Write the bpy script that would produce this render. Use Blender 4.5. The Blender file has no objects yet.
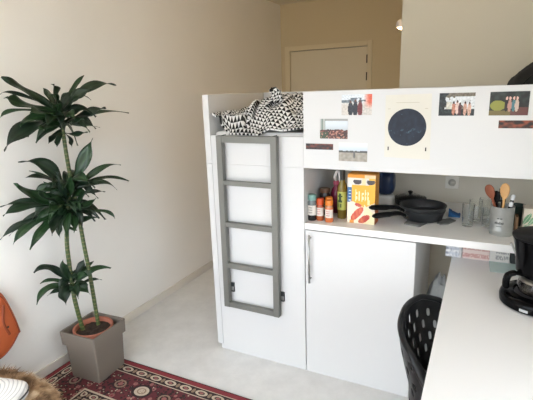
import bpy, bmesh, math, random
from mathutils import Vector, Matrix, noise
random.seed(11)
S = bpy.context.scene
COL = S.collection
PI = math.pi

# ------------------------------------------------------------------ materials
def lin(c):
    return tuple((x / 12.92 if x <= 0.04045 else ((x + 0.055) / 1.055) ** 2.4) for x in c)
def rgb(r, g, b):
    return lin((r / 255, g / 255, b / 255)) + (1.0,)

class E:
    """tiny expression wrapper around Math nodes"""
    def __init__(s, nt, v): s.nt, s.v = nt, v
    def _op(s, op, a, b=None, c=None):
        n = s.nt.nodes.new('ShaderNodeMath'); n.operation = op
        for i, x in enumerate((a, b, c)):
            if x is None: continue
            x = x.v if isinstance(x, E) else x
            if isinstance(x, (int, float)): n.inputs[i].default_value = x
            else: s.nt.links.new(x, n.inputs[i])
        return E(s.nt, n.outputs[0])
    def __add__(s, o): return s._op('ADD', s, o)
    def __radd__(s, o): return s._op('ADD', o, s)
    def __sub__(s, o): return s._op('SUBTRACT', s, o)
    def __rsub__(s, o): return s._op('SUBTRACT', o, s)
    def __mul__(s, o): return s._op('MULTIPLY', s, o)
    def __rmul__(s, o): return s._op('MULTIPLY', o, s)
    def __truediv__(s, o): return s._op('DIVIDE', s, o)
    def lt(s, o): return s._op('LESS_THAN', s, o)
    def gt(s, o): return s._op('GREATER_THAN', s, o)
    def fract(s): return s._op('FRACT', s)
    def abs(s): return s._op('ABSOLUTE', s)
    def sqrt(s): return s._op('SQRT', s)
    def sin(s): return s._op('SINE', s)
    def floor(s): return s._op('FLOOR', s)
    def min(s, o): return s._op('MINIMUM', s, o)
    def max(s, o): return s._op('MAXIMUM', s, o)
    def between(s, a, b): return s.gt(a) * s.lt(b)

def base_mat(name):
    m = bpy.data.materials.new(name); m.use_nodes = True
    nt = m.node_tree
    return m, nt, nt.nodes['Principled BSDF']

def mat(name, col, rough=0.5, metal=0.0, var=0.0, scale=20.0, bump=0.0, bscale=200.0, **kw):
    """plain paint/plastic/metal with a little procedural unevenness"""
    m, nt, p = base_mat(name)
    c = rgb(*col)
    p.inputs['Base Color'].default_value = c
    p.inputs['Roughness'].default_value = rough
    p.inputs['Metallic'].default_value = metal
    for k, v in kw.items(): p.inputs[k.replace('_', ' ')].default_value = v
    tc = nt.nodes.new('ShaderNodeTexCoord')
    if var:
        n = nt.nodes.new('ShaderNodeTexNoise'); n.inputs['Scale'].default_value = scale; n.inputs['Detail'].default_value = 5
        nt.links.new(tc.outputs['Object'], n.inputs['Vector'])
        r = nt.nodes.new('ShaderNodeMapRange'); r.inputs['To Min'].default_value = 1 - var; r.inputs['To Max'].default_value = 1 + var
        r.inputs['From Min'].default_value = 0.3; r.inputs['From Max'].default_value = 0.7
        nt.links.new(n.outputs['Fac'], r.inputs['Value'])
        mx = nt.nodes.new('ShaderNodeVectorMath'); mx.operation = 'SCALE'
        mx.inputs[0].default_value = c[:3]
        nt.links.new(r.outputs[0], mx.inputs['Scale'])
        nt.links.new(mx.outputs[0], p.inputs['Base Color'])
    if bump:
        n = nt.nodes.new('ShaderNodeTexNoise'); n.inputs['Scale'].default_value = bscale; n.inputs['Detail'].default_value = 4
        nt.links.new(tc.outputs['Object'], n.inputs['Vector'])
        b = nt.nodes.new('ShaderNodeBump'); b.inputs['Strength'].default_value = bump; b.inputs['Distance'].default_value = 0.003
        nt.links.new(n.outputs['Fac'], b.inputs['Height']); nt.links.new(b.outputs[0], p.inputs['Normal'])
    return m

def mixcol(nt, fac, a, b):
    n = nt.nodes.new('ShaderNodeMix'); n.data_type = 'RGBA'
    nt.links.new(fac.v if isinstance(fac, E) else fac, n.inputs['Factor'])
    for x, i in ((a, 'A'), (b, 'B')):
        s = [q for q in n.inputs if q.name == i and q.type == 'RGBA'][0]
        if isinstance(x, tuple): s.default_value = x
        else: nt.links.new(x, s)
    return [q for q in n.outputs if q.type == 'RGBA'][0]

def paint_mat(name, rough=0.45):
    m, nt, p = base_mat(name)
    a = nt.nodes.new('ShaderNodeAttribute'); a.attribute_name = 'ink'
    nt.links.new(a.outputs['Color'], p.inputs['Base Color'])
    p.inputs['Roughness'].default_value = rough
    return m

def glass_mat(name, col=(1, 1, 1), rough=0.02):
    m, nt, p = base_mat(name)
    p.inputs['Base Color'].default_value = lin(col) + (1,)
    p.inputs['Roughness'].default_value = rough
    p.inputs['Transmission Weight'].default_value = 1.0
    p.inputs['IOR'].default_value = 1.33
    return m

WHITE = mat('white_laminate', (209, 209, 209), 0.35)
WHITE2 = mat('white_panel_side', (209, 209, 209), 0.4)
TOPM = mat('white_worktop', (236, 235, 233), 0.4)
DESKM = mat('white_desk', (230, 229, 229), 0.38)
WALL = mat('warm_white_plaster', (247, 245, 241), 0.85, var=0.01, scale=3, bump=0.08, bscale=90)
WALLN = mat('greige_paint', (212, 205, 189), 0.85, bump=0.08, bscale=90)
WALLF = mat('far_wall_lamp_tone', (214, 198, 164), 0.85, bump=0.08, bscale=90)  # dim yellow lamp light of the corridor put into the wall colour
TRIMF = mat('far_trim_lamp_tone', (224, 210, 178), 0.5)  # same lamp tone put into the far door trim
CEIL = mat('ceiling_paint', (220, 212, 192), 0.9)  # darker, yellower than white: dim warm light put into the ceiling colour
TRIM = mat('trim_paint', (226, 221, 213), 0.5)
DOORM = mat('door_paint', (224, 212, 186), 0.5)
GAP = mat('dark_gap', (60, 50, 40), 0.8)
STEEL = mat('brushed_steel', (175, 175, 172), 0.35, 1.0, var=0.05, scale=60)
TIN = mat('galvanised_tin', (176, 178, 176), 0.45, 0.65, var=0.08, scale=30)
LADM = mat('grey_ladder_paint', (113, 113, 108), 0.5, 0.25, var=0.03, scale=8)
BLACK = mat('black_plastic', (15, 16, 17), 0.4, Specular_IOR_Level=.14)
BLACKG = mat('gloss_black_plastic', (6, 6, 7), 0.12, Specular_IOR_Level=.1)
BLACKF = mat('black_fabric', (26, 27, 27), 0.9, var=0.2, scale=30, bump=0.4, bscale=300)
CHAIRM = mat('charcoal_plastic', (22, 23, 25), 0.35, Specular_IOR_Level=.25)
PAN = mat('pan_coating', (52, 54, 56), 0.36, 0.4)
PANIN = mat('pan_inside', (26, 27, 29), 0.4)
FELT = mat('grey_felt', (112, 112, 110), 0.9, var=0.1, scale=80)
TERRA = mat('terracotta', (172, 106, 84), 0.75, var=0.08, scale=15)
POTM = mat('taupe_planter', (116, 107, 97), 0.6, var=0.02, scale=10)
SOIL = mat('soil', (52, 38, 28), 0.95, var=0.5, scale=60, bump=1.0, bscale=60)
GLASS = glass_mat('clear_glass', (0.985, 0.99, 0.985))
COFFEEGLASS = glass_mat('carafe_glass', (0.9, 0.88, 0.86))
ORANGE = mat('orange_leather', (184, 92, 50), 0.55, var=0.12, scale=9, bump=0.3, bscale=60)
ORANGED = mat('dark_orange_trim', (132, 58, 26), 0.6)

# ------------------------------------------------------------------ mesh helpers
def bm_box(bm, x0, x1, y0, y1, z0, z1, bev=0.0):
    r = bmesh.ops.create_cube(bm, size=1.0)
    vs = r['verts']
    for v in vs:
        v.co = Vector(((x0 + x1) / 2 + v.co.x * (x1 - x0), (y0 + y1) / 2 + v.co.y * (y1 - y0), (z0 + z1) / 2 + v.co.z * (z1 - z0)))
    if bev:
        es = list({e for v in vs for e in v.link_edges})
        bmesh.ops.bevel(bm, geom=es, offset=bev, segments=2, profile=0.6, affect='EDGES')
    return bm

def link(name, bm, m, parent=None, smooth=False, at=None):
    me = bpy.data.meshes.new(name)
    bmesh.ops.recalc_face_normals(bm, faces=bm.faces)
    bm.to_mesh(me); bm.free()
    if m is not None: me.materials.append(m)
    if smooth:
        for p in me.polygons: p.use_smooth = True
    o = bpy.data.objects.new(name, me); COL.objects.link(o)
    if parent is not None:
        o.parent = parent
        o.matrix_parent_inverse = Matrix.Identity(4)
        for v in me.vertices: v.co = v.co - PW[parent.name]
        PW[o.name] = PW[parent.name].copy()
    else:
        PW[o.name] = Vector((0, 0, 0))
    return o
PW = {}     # world position of each object's origin (things stand unrotated)

def sharp(o, deg=40):
    me = o.data
    for p in me.polygons: p.use_smooth = True
    me.set_sharp_from_angle(angle=math.radians(deg))
    return o

def box(name, x0, x1, y0, y1, z0, z1, m, parent=None, bev=0.0015):
    bm = bmesh.new(); bm_box(bm, x0, x1, y0, y1, z0, z1, bev)
    return link(name, bm, m, parent)

def thing(name, loc, label, cat, group=None):
    o = bpy.data.objects.new(name, None); COL.objects.link(o)
    o.empty_display_size = 0.05
    o.location = loc; PW[o.name] = Vector(loc)
    return tag(o, label, cat, group)
def tag(o, label, cat, group=None):
    o['label'] = label; o['category'] = cat
    if group: o['group'] = group
    return o
def part_label(o, label):
    o['label'] = label; return o
def struct(o):
    o['kind'] = 'structure'; return o

def lathe(name, prof, c, m, parent=None, seg=40, smooth=True, cap=True, angle=45):
    """prof: (radius, z) from bottom to top around point c"""
    bm = bmesh.new(); rings = []
    for r, z in prof:
        if r < 1e-6:
            rings.append([bm.verts.new((c[0], c[1], c[2] + z))])
        else:
            rings.append([bm.verts.new((c[0] + r * math.cos(2 * PI * i / seg), c[1] + r * math.sin(2 * PI * i / seg), c[2] + z)) for i in range(seg)])
    for a, b in zip(rings, rings[1:]):
        if len(a) == 1 and len(b) == 1: continue
        for i in range(seg):
            j = (i + 1) % seg
            if len(a) == 1: bm.faces.new((a[0], b[i], b[j]))
            elif len(b) == 1: bm.faces.new((a[i], a[j], b[0]))
            else: bm.faces.new((a[i], a[j], b[j], b[i]))
    if cap:
        for r in (rings[0], rings[-1]):
            if len(r) > 1: bm.faces.new(r)
    o = link(name, bm, m, parent)
    return sharp(o, angle) if smooth else o

def frame_at(d):
    d = d.normalized()
    u = Vector((0, 0, 1)) if abs(d.z) < 0.9 else Vector((1, 0, 0))
    a = d.cross(u).normalized(); b = a.cross(d).normalized()
    return a, b
def bm_tube(bm, pts, rad, seg=10, cap=True, flat=1.0):
    pts = [Vector(p) for p in pts]
    rad = rad if isinstance(rad, (list, tuple)) else [rad] * len(pts)
    rings = []; pa = None
    for i, p in enumerate(pts):
        d = pts[min(i + 1, len(pts) - 1)] - pts[max(i - 1, 0)]
        a, b = frame_at(d)
        if pa is not None:
            a = (pa - d.normalized() * pa.dot(d.normalized())).normalized(); b = a.cross(d.normalized())
        pa = a
        rings.append([bm.verts.new(p + (a * math.cos(2 * PI * k / seg) + b * math.sin(2 * PI * k / seg) * flat) * rad[i]) for k in range(seg)])
    for r, s in zip(rings, rings[1:]):
        for k in range(seg):
            bm.faces.new((r[k], r[(k + 1) % seg], s[(k + 1) % seg], s[k]))
    if cap:
        bm.faces.new(rings[0]); bm.faces.new(rings[-1])
    return bm
def tube(name, pts, rad, m, parent=None, seg=10, flat=1.0):
    bm = bmesh.new(); bm_tube(bm, pts, rad, seg, True, flat)
    return sharp(link(name, bm, m, parent), 50)
def spline(pts, n=6):
    """Catmull-Rom through pts"""
    P = [Vector(p) for p in pts]; P = [P[0] * 2 - P[1]] + P + [P[-1] * 2 - P[-2]]
    out = []
    for i in range(1, len(P) - 2):
        for k in range(n):
            t = k / n; a, b, c, d = P[i - 1:i + 3]
            out.append(0.5 * ((2 * b) + (c - a) * t + (2 * a - 5 * b + 4 * c - d) * t * t + (-a + 3 * b - 3 * c + d) * t ** 3))
    out.append(P[-2]); return out

def painted(name, x0, x1, z0, z1, y, nx, nz, fn, m, parent=None, thick=0.0, frm=None):
    """a grid facing -y whose faces carry printed colours fn(u,v)->sRGB 0..255; frm maps (u,v) to a world point if given"""
    bm = bmesh.new(); lay = bm.loops.layers.float_color.new('ink')
    V = [[bm.verts.new(frm(i / nx, j / nz) if frm else (x0 + (x1 - x0) * i / nx, y, z0 + (z1 - z0) * j / nz)) for i in range(nx + 1)] for j in range(nz + 1)]
    for j in range(nz):
        for i in range(nx):
            f = bm.faces.new((V[j][i], V[j][i + 1], V[j + 1][i + 1], V[j + 1][i]))
            c = rgb(*[max(0, min(255, q)) for q in fn((i + .5) / nx, (j + .5) / nz)])
            for l in f.loops: l[lay] = c
    if thick:
        e = fn(0.02, 0.5); c = rgb(*[max(0, min(255, q)) for q in e])
        r = bmesh.ops.extrude_face_region(bm, geom=bm.faces[:])
        for v in r['geom']:
            if isinstance(v, bmesh.types.BMVert): v.co.y += thick
    return link(name, bm, m, parent)

def N(x, y=0.0, z=0.0): return noise.noise(Vector((x, y, z)))
def sm(a, b, t):
    t = max(0.0, min(1.0, (t - a) / (b - a))); return t * t * (3 - 2 * t)
def mixc(a, b, t): return tuple(a[i] + (b[i] - a[i]) * t for i in range(3))
def interp(xs, ys, x):
    if x <= xs[0]: return ys[0]
    for i in range(1, len(xs)):
        if x <= xs[i]: return ys[i - 1] + (ys[i] - ys[i - 1]) * (x - xs[i - 1]) / (xs[i] - xs[i - 1])
    return ys[-1]

# ------------------------------------------------------------------ room shell
RWY0, RWY1, RWZ0, RWZ1 = -2.38, -0.85, 0.86, 1.72
XL, YB, YF, ZC, XR = -0.783, 2.80, -2.5, 2.53, 2.10
XB, YN = 0.935, 0.722          # bathroom block: its corner
# floor: pale grey cast screed
def floor_mat():
    m, nt, p = base_mat('pale_grey_screed')
    tc = nt.nodes.new('ShaderNodeTexCoord')
    n = nt.nodes.new('ShaderNodeTexNoise'); n.inputs['Scale'].default_value = 7; n.inputs['Detail'].default_value = 6; n.inputs['Roughness'].default_value = 0.65
    nt.links.new(tc.outputs['Object'], n.inputs['Vector'])
    r = nt.nodes.new('ShaderNodeValToRGB')
    r.color_ramp.elements[0].position = 0.3; r.color_ramp.elements[0].color = rgb(212, 211, 210)
    r.color_ramp.elements[1].position = 0.7; r.color_ramp.elements[1].color = rgb(228, 227, 226)
    nt.links.new(n.outputs['Fac'], r.inputs[0]); nt.links.new(r.outputs[0], p.inputs['Base Color'])
    p.inputs['Roughness'].default_value = 0.45
    return m
struct(box('floor', XL - .1, XR + .1, YF - .1, YB + .1, -.1, 0, floor_mat(), bev=0))
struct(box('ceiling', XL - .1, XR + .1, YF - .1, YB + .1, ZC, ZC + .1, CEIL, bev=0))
struct(box('wall_left', XL - .1, XL, YF - .1, YB + .1, 0, ZC, WALL, bev=0))
bm = bmesh.new()
bm_box(bm, XR, XR + .1, YF - .1, RWY0, 0, ZC); bm_box(bm, XR, XR + .1, RWY1, YN, 0, ZC)
bm_box(bm, XR, XR + .1, RWY0, RWY1, 0, RWZ0); bm_box(bm, XR, XR + .1, RWY0, RWY1, RWZ1, ZC)
struct(link('wall_right', bm, WALL))
# wall_far with a door opening
DX0, DX1, DZ = -0.668, 0.227, 2.018
bm = bmesh.new()
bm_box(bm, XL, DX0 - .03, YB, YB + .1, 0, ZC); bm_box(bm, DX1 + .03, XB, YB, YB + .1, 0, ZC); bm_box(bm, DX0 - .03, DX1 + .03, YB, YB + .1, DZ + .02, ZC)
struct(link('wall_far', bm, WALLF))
# bathroom block: the wall behind the furniture and its side along the corridor
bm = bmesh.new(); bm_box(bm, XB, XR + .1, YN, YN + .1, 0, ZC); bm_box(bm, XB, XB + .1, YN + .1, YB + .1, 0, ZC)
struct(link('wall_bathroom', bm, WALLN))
# window wall behind the camera
WX0, WX1, WZ0, WZ1 = -0.76, 1.15, 0.04, 2.30
bm = bmesh.new()
bm_box(bm, XL, WX0, YF - .1, YF, 0, ZC); bm_box(bm, WX1, XR, YF - .1, YF, 0, ZC)
bm_box(bm, WX0, WX1, YF - .1, YF, 0, WZ0); bm_box(bm, WX0, WX1, YF - .1, YF, WZ1, ZC)
struct(link('wall_front', bm, WALL))
w = thing('window_1', ((WX0 + WX1) / 2, YF - .05, WZ0), 'large white framed window behind the camera', 'window'); struct(w)
bm = bmesh.new()
for a, b, c, d in ((WX0, WX1, WZ0, WZ0 + .05), (WX0, WX1, WZ1 - .05, WZ1), (WX0, WX0 + .05, WZ0 + .05, WZ1 - .05), (WX1 - .05, WX1, WZ0 + .05, WZ1 - .05), (.08, .11, WZ0 + .05, WZ1 - .05)):
    bm_box(bm, a, b, YF - .08, YF - .03, c, d)
link('window_frame', bm, TRIM, w)
m, nt, p = base_mat('window_pane')
for n in list(nt.nodes):
    if n.type == 'BSDF_PRINCIPLED': nt.nodes.remove(n)
t = nt.nodes.new('ShaderNodeBsdfTransparent'); g = nt.nodes.new('ShaderNodeBsdfGlossy'); g.inputs['Roughness'].default_value = 0.02
mx = nt.nodes.new('ShaderNodeMixShader'); mx.inputs[0].default_value = 0.06
nt.links.new(t.outputs[0], mx.inputs[1]); nt.links.new(g.outputs[0], mx.inputs[2]); nt.links.new(mx.outputs[0], nt.nodes['Material Output'].inputs[0])
box('pane', WX0 + .05, WX1 - .05, YF - .058, YF - .052, WZ0 + .05, WZ1 - .05, m, w, 0)
PANE = m
w = thing('added_window_2', (XR + .05, (RWY0 + RWY1) / 2, RWZ0), 'added white framed window, out of view in the right wall, for extra daylight', 'window'); struct(w)  # unseen window, added to brighten the left wall and the desk
bm = bmesh.new()
for a, b, c, d in ((RWY0, RWY1, RWZ0, RWZ0 + .05), (RWY0, RWY1, RWZ1 - .05, RWZ1), (RWY0, RWY0 + .05, RWZ0 + .05, RWZ1 - .05), (RWY1 - .05, RWY1, RWZ0 + .05, RWZ1 - .05)):
    bm_box(bm, XR + .03, XR + .08, a, b, c, d)
link('window_frame', bm, TRIM, w)
box('pane', XR + .052, XR + .058, RWY0 + .05, RWY1 - .05, RWZ0 + .05, RWZ1 - .05, PANE, w, 0)
# baseboards
struct(box('baseboard_left', XL, XL + .012, YF, YB, 0, .062, TRIM))
struct(box('baseboard_far', DX1 + .06, XB, YB - .012, YB, 0, .062, TRIM))
# far door with its frame and hinges
d = thing('door_1', ((DX0 + DX1) / 2, YB, 0), 'pale flush door with a plain wide frame at the end of the corridor', 'door'); struct(d)
bm = bmesh.new()
bm_box(bm, DX0 - .062, DX0 - .003, YB - .014, YB + .06, 0, DZ + .055, .002); bm_box(bm, DX1 + .003, DX1 + .052, YB - .014, YB + .06, 0, DZ + .055, .002)
bm_box(bm, DX0 - .003, DX1 + .003, YB - .014, YB + .06, DZ + .004, DZ + .055, .002)
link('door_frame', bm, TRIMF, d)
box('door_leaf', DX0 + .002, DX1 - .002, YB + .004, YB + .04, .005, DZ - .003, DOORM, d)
box('gap_backing', DX0 - .002, DX1 + .002, YB + .041, YB + .05, 0, DZ + .003, GAP, d, 0)  # dark sheet added behind the leaf as shade in its gaps
for z in (1.845, 1.665):
    box('hinge', DX1 - .006, DX1 + .006, YB - .018, YB + .003, z, z + .085, mat('hinge_metal', (70, 60, 50), .5, .4), d)
tube('door_handle', [(DX0 + .06, YB - .0, 1.04), (DX0 + .06, YB - .045, 1.04), (DX0 + .18, YB - .045, 1.04)], .009, STEEL, d)

# ------------------------------------------------------------------ furniture block
ZT, ZP, ZR = 1.576, 1.195, 1.353
YD = 0.70
# tall base unit with the ladder
u = thing('storage_unit', (.3, .35, 0), 'tall white base unit at the left end, with the grey ladder on its front', 'storage unit')
box('side_panel', 0, .038, 0, YD, .037, ZP - .002, WHITE2, u)
box('side_panel', .580, .598, .022, YD, .037, ZP - .002, WHITE2, u)
box('front_panel', .040, .598, .001, .020, .040, ZP - .0006, WHITE, u, .0006)
box('back_panel', .04, .578, YD - .02, YD, .04, ZP - .004, WHITE2, u)
box('plinth', .018, .598, .010, .06, 0, .036, WHITE2, u)
for x in (.136, .464):
    b = box('ladder_bracket', x - .011, x + .011, -.010, .0008, .420, .478, mat('bracket_black', (52, 54, 56), .4, .3), u)
    part_label(b, 'small dark metal bracket that holds the ladder foot')
    box('bracket_clip', x - .004, x + .010, -.016, -.0102, .432, .456, STEEL, b)
# loft bed
b = thing('loft_bed', (1.0, .35, ZP), 'white loft bed with a high front panel hung with photos', 'bed')
part_label(box('front_panel', .600, 2.05, 0, .030, ZP, ZT, WHITE, b), 'high white front panel hung with photos')
box('front_rail', .040, .599, .001, .020, ZP, ZR, WHITE, b, .0006)
box('end_panel', 0, .038, 0, YD, ZP, ZT, WHITE2, b)
box('end_panel', 2.052, 2.08, 0, YD, 0, ZT, WHITE2, b)
box('back_panel', .040, 2.05, YD - .022, YD, ZP, ZT, WHITE2, b)
box('bed_base', .040, 2.05, .032, YD - .024, ZP + .015, ZP + .04, WHITE2, b, 0)
# cupboard under the worktop
c = thing('cupboard', (.885, .35, 0), 'white single door base cupboard with a slim bar handle', 'cupboard')
box('side_panel', .601, .619, .021, YD, .037, .863, WHITE2, c)
box('side_panel', 1.150, 1.168, .021, YD, .037, .863, WHITE2, c)
box('back_panel', .621, 1.148, YD - .018, YD, .04, .86, WHITE2, c)
box('shelf', .621, 1.148, .03, YD - .02, .44, .458, WHITE2, c)
box('plinth', .601, 1.166, .010, .06, 0, .036, WHITE2, c)
dr = box('door', .6035, 1.1675, .001, .019, .040, .8605, WHITE, c)
bm = bmesh.new(); bm_tube(bm, [(.634, -.026, .572), (.634, -.026, .842)], .0055, 10)
for z in (.592, .822): bm_tube(bm, [(.634, -.026, z), (.634, .001, z)], .004, 8)
part_label(link('handle', bm, STEEL, dr, True), 'slim steel bar handle')
# worktop with back panel of the niche
wt = thing('worktop', (1.32, .35, .866), 'long white worktop running over the cupboard and the knee space', 'worktop')
box('slab', .6005, 2.05, 0, YD, .866, .900, TOPM, wt)
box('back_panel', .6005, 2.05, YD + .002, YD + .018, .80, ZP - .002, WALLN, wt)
# ladder
l = thing('ladder', (.28, -.03, .34), 'grey metal four-step ladder hooked flat against the white unit', 'ladder')
def lx(z, s):     # slight taper measured on the photograph
    return interp([.33, 1.355], [.094, .103], z) if s < 0 else interp([.33, 1.355], [.456, .467], z)
for s in (-1, 1):
    bm = bmesh.new(); w_ = .034
    z0, z1 = .334, 1.357
    for (za, zb) in ((z0, z1),):
        xa, xb = lx(za, s), lx(zb, s)
        if s > 0: xa -= w_; xb -= w_
        vs = [bm.verts.new(q) for q in ((xa, -.045, za), (xa + w_, -.045, za), (xa + w_, -.012, za), (xa, -.012, za), (xb, -.045, zb), (xb + w_, -.045, zb), (xb + w_, -.012, zb), (xb, -.012, zb))]
        for f in ((0, 1, 2, 3), (4, 5, 6, 7), (0, 1, 5, 4), (1, 2, 6, 5), (2, 3, 7, 6), (3, 0, 4, 7)): bm.faces.new([vs[i] for i in f])
    link('stile', bm, LADM, l)
for n, (z, h) in enumerate(((1.320, .036), (1.082, .026), (.838, .028), (.585, .030), (.334, .030))):
    box('rung', lx(z, -1) + .0345, lx(z, 1) - .0345, -.043, -.014, z, z + h, LADM, l)
for x in (.125, .44):
    tube('hook', [(x, -.026, 1.345), (x, -.024, 1.356), (x, -.004, 1.3565), (x, .022, 1.3565), (x, .0245, 1.34)], .0028, LADM, l, 8)
# socket in the niche
k = thing('wall_socket', (1.268, YD + .001, 1.02), 'white wall socket on the back of the niche, just under the bed panel', 'socket')
PLW = mat('socket_white', (222, 218, 208), .4)
box('cover_plate', 1.230, 1.306, YD - .009, YD + .0015, .985, 1.061, PLW, k, .003)
bm = bmesh.new(); bmesh.ops.create_cone(bm, cap_ends=True, segments=28, radius1=.021, radius2=.021, depth=.006, matrix=Matrix.Translation((1.268, YD - .0105, 1.023)) @ Matrix.Rotation(PI / 2, 4, 'X'))
part_label(link('socket_well', bm, mat('socket_shadow_plastic', (196, 192, 182), .5), k, True), 'round recessed socket face')

# ------------------------------------------------------------------ prints on the panel
PH = paint_mat('photo_print', .35)
def blob(u, v, cu, cv, ru, rv): return ((u - cu) / ru) ** 2 + ((v - cv) / rv) ** 2 < 1
def hn(u, v, s, k=0): return N(u * s + 7.3 * k, v * s * .7 + 3.1 * k, k * 1.7)
def ph_promenade(u, v):
    c = mixc((196, 190, 184), (214, 220, 226), sm(.45, .75, v))
    if .60 < v < .84 and u < .8: c = mixc(c, (52, 66, 76), .75 + .25 * hn(u, v, 8, 1)) if (v < .74 or .2 < u < .66) and hn(u, v, 9, 2) > -.25 else c
    for cu, col, hh in ((.30, (28, 32, 42), .62), (.46, (22, 26, 38), .66), (.62, (104, 30, 34), .64)):
        if blob(u, v, cu, .30, .085, .36): c = col
        if blob(u, v, cu, hh + .03, .035, .07): c = (92, 64, 54)
    if u > .70: c = mixc(c, (214, 92, 62), sm(.70, .95, u) * sm(.25, .7, v))
    return mixc(c, (c[0] + 30, c[1] + 28, c[2] + 28), hn(u, v, 20, 3))
def ph_terrace(u, v):
    c = mixc((170, 178, 184), (208, 216, 224), sm(.2, .8, v))
    if v > .9: c = (150, 152, 150)
    if u < .2: c = (178, 180, 178) if (u < .06 or .12 < u < .17) else (120, 134, 128)
    if v < .46 + .06 * hn(u, v, 14, 4): c = mixc((110, 62, 54), (48, 38, 40), .5 + 1.0 * hn(u, v, 10, 5))
    if v < .35 and u < .3: c = (58, 72, 52)
    if v < .4 and hn(u, v, 18, 6) > .22: c = (178, 128, 110)
    return c
def ph_beach(u, v):
    c = mixc((190, 202, 214), (226, 228, 228), sm(.5, 1, v)) if v > .53 else mixc((166, 160, 150), (140, 134, 124), .5 + hn(u, v, 9, 7))
    if .47 < v < .57 + .03 * hn(u, v, 12, 8): c = (74, 76, 74)
    if blob(u, v, .55, .36, .035, .2): c = (92, 92, 92)
    return c
def ph_garden(u, v):
    c = (206, 210, 212)
    if hn(u, v, 7, 9) > .02 or v > .85: c = (104, 96, 84)
    if u < .2 + .12 * hn(u, v, 6, 10) or v < .28: c = (26, 34, 36)
    if .22 < u < .38 and .3 < v < .6: c = (196, 194, 182)
    for cu, col, hh in ((.42, (178, 118, 98), .52), (.52, (214, 186, 176), .56), (.60, (84, 44, 48), .46), (.74, (192, 150, 132), .5), (.86, (196, 158, 140), .48)):
        if blob(u, v, cu, hh - .2, .05, .3): c = col
        if blob(u, v, cu, hh + .06, .025, .06): c = (70, 50, 42)
    return mixc(c, tuple(q + 34 for q in c), hn(u, v, 22, 11))
def ph_park(u, v):
    c = mixc((18, 24, 24), (44, 52, 50), .5 + hn(u, v, 9, 12))
    if blob(u, v, .22, .42, .2, .22): c = (132, 134, 62)
    if v < .2: c = (110, 98, 62) if u < .55 else (96, 62, 58)
    if v < .35 and u > .7: c = (92, 52, 50)
    for cu, col in ((.44, (30, 22, 26)), (.52, (176, 132, 120)), (.62, (70, 112, 120)), (.70, (190, 170, 156))):
        if blob(u, v, cu, .42, .05, .26): c = col
        if blob(u, v, cu, .72, .03, .07): c = (214, 176, 162)
    return c
def ph_strip(u, v):
    return mixc((22, 16, 18), (112, 46, 34), max(0, min(1, .35 + 1.3 * hn(u, v * .5, 7, 13))))
def ph_strip2(u, v):
    return mixc((20, 15, 16), (134, 66, 46), max(0, min(1, .4 + 1.4 * hn(u, v * .5, 8, 15))))
G = 'photo prints stuck on the white bed panel'
def photo(nm, x0, x1, z0, z1, fn, label, nx=56, nz=38, cat='photo'):
    o = painted(nm, x0, x1, z0, z1, -.0016, nx, nz, fn, PH, None, .0012)
    return tag(o, label, cat, G)
photo('photo_print', .797, .941, 1.461, 1.556, ph_promenade, 'photo print of people standing in dark and red clothes, orange blur at its right edge')
photo('photo_print', .688, .828, 1.348, 1.444, ph_terrace, 'photo print of a seated crowd below a pale window, above the left dark strip')
photo('photo_print', .785, .925, 1.240, 1.330, ph_beach, 'photo print of an empty grey beach under pale sky, lowest on the panel')
photo('photo_print', 1.231, 1.371, 1.456, 1.551, ph_garden, 'photo print of people before a pale house and trees, just right of the poster')
photo('photo_print', 1.426, 1.567, 1.456, 1.551, ph_park, 'photo print of people in a dark green park, above the right dark strip')
photo('photo_strip', .613, .756, 1.293, 1.322, ph_strip, 'narrow dark brown photo strip at the left end of the panel', 56, 10)
photo('photo_strip', 1.466, 1.612, 1.404, 1.436, ph_strip2, 'narrow dark reddish photo strip below the park photo on the right', 56, 10)
# poster with the dark round star map
po = thing('poster', (1.104, -.001, 1.265), 'cream poster with a large dark navy circle', 'poster')
CREAM = mat('cream_paper', (214, 211, 201), .7, var=.01, scale=30)
bm = bmesh.new()
vs = [bm.verts.new(q) for q in ((1.005, -.0016, 1.268), (1.206, -.0016, 1.262), (1.200, -.0016, 1.551), (1.003, -.0016, 1.549))]
f = bm.faces.new(vs); r = bmesh.ops.extrude_face_region(bm, geom=[f])
for v in r['geom']:
    if isinstance(v, bmesh.types.BMVert): v.co.y += .0012
link('sheet', bm, CREAM, po)
def star(u, v):
    c = (12, 22, 40)
    n = hn(u, v, 10, 21)
    if abs(v - (.40 + .10 * (u - .5) + .04 * math.sin(u * 21))) < .028 and hn(u, v, 26, 22) > -.05: c = (62, 82, 96)
    if hn(u, v, 34, 23) > .62: c = (56, 74, 90)
    return mixc(c, (22, 36, 54), .5 + n)
bm = bmesh.new(); lay = bm.loops.layers.float_color.new('ink')
R0 = .0835; NR, NA = 22, 72; rings = []
for i in range(NR + 1):
    rr = R0 * i / NR
    rings.append([bm.verts.new((1.101 + rr * math.cos(2 * PI * a / NA), -.0022, 1.405 + rr * math.sin(2 * PI * a / NA))) for a in range(NA)] if i else [bm.verts.new((1.101, -.0022, 1.405))])
for i in range(NR):
    for a in range(NA):
        bq = (a + 1) % NA
        f = bm.faces.new((rings[0][0], rings[1][a], rings[1][bq]) if i == 0 else (rings[i][a], rings[i + 1][a], rings[i + 1][bq], rings[i][bq]))
        cc = f.calc_center_median(); col = rgb(*star((cc.x - 1.101) / R0 / 2 + .5, (cc.z - 1.405) / R0 / 2 + .5))
        for q in f.loops: q[lay] = col
part_label(link('star_disc', bm, paint_mat('star_print', .6), po), 'dark navy disc with faint pale marks')
INK = mat('grey_ink', (176, 168, 146), .7); INKD = mat('dark_ink', (44, 42, 40), .7)
bm = bmesh.new(); bm_box(bm, 1.05, 1.15, -.0022, -.0018, 1.514, 1.5155)
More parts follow.
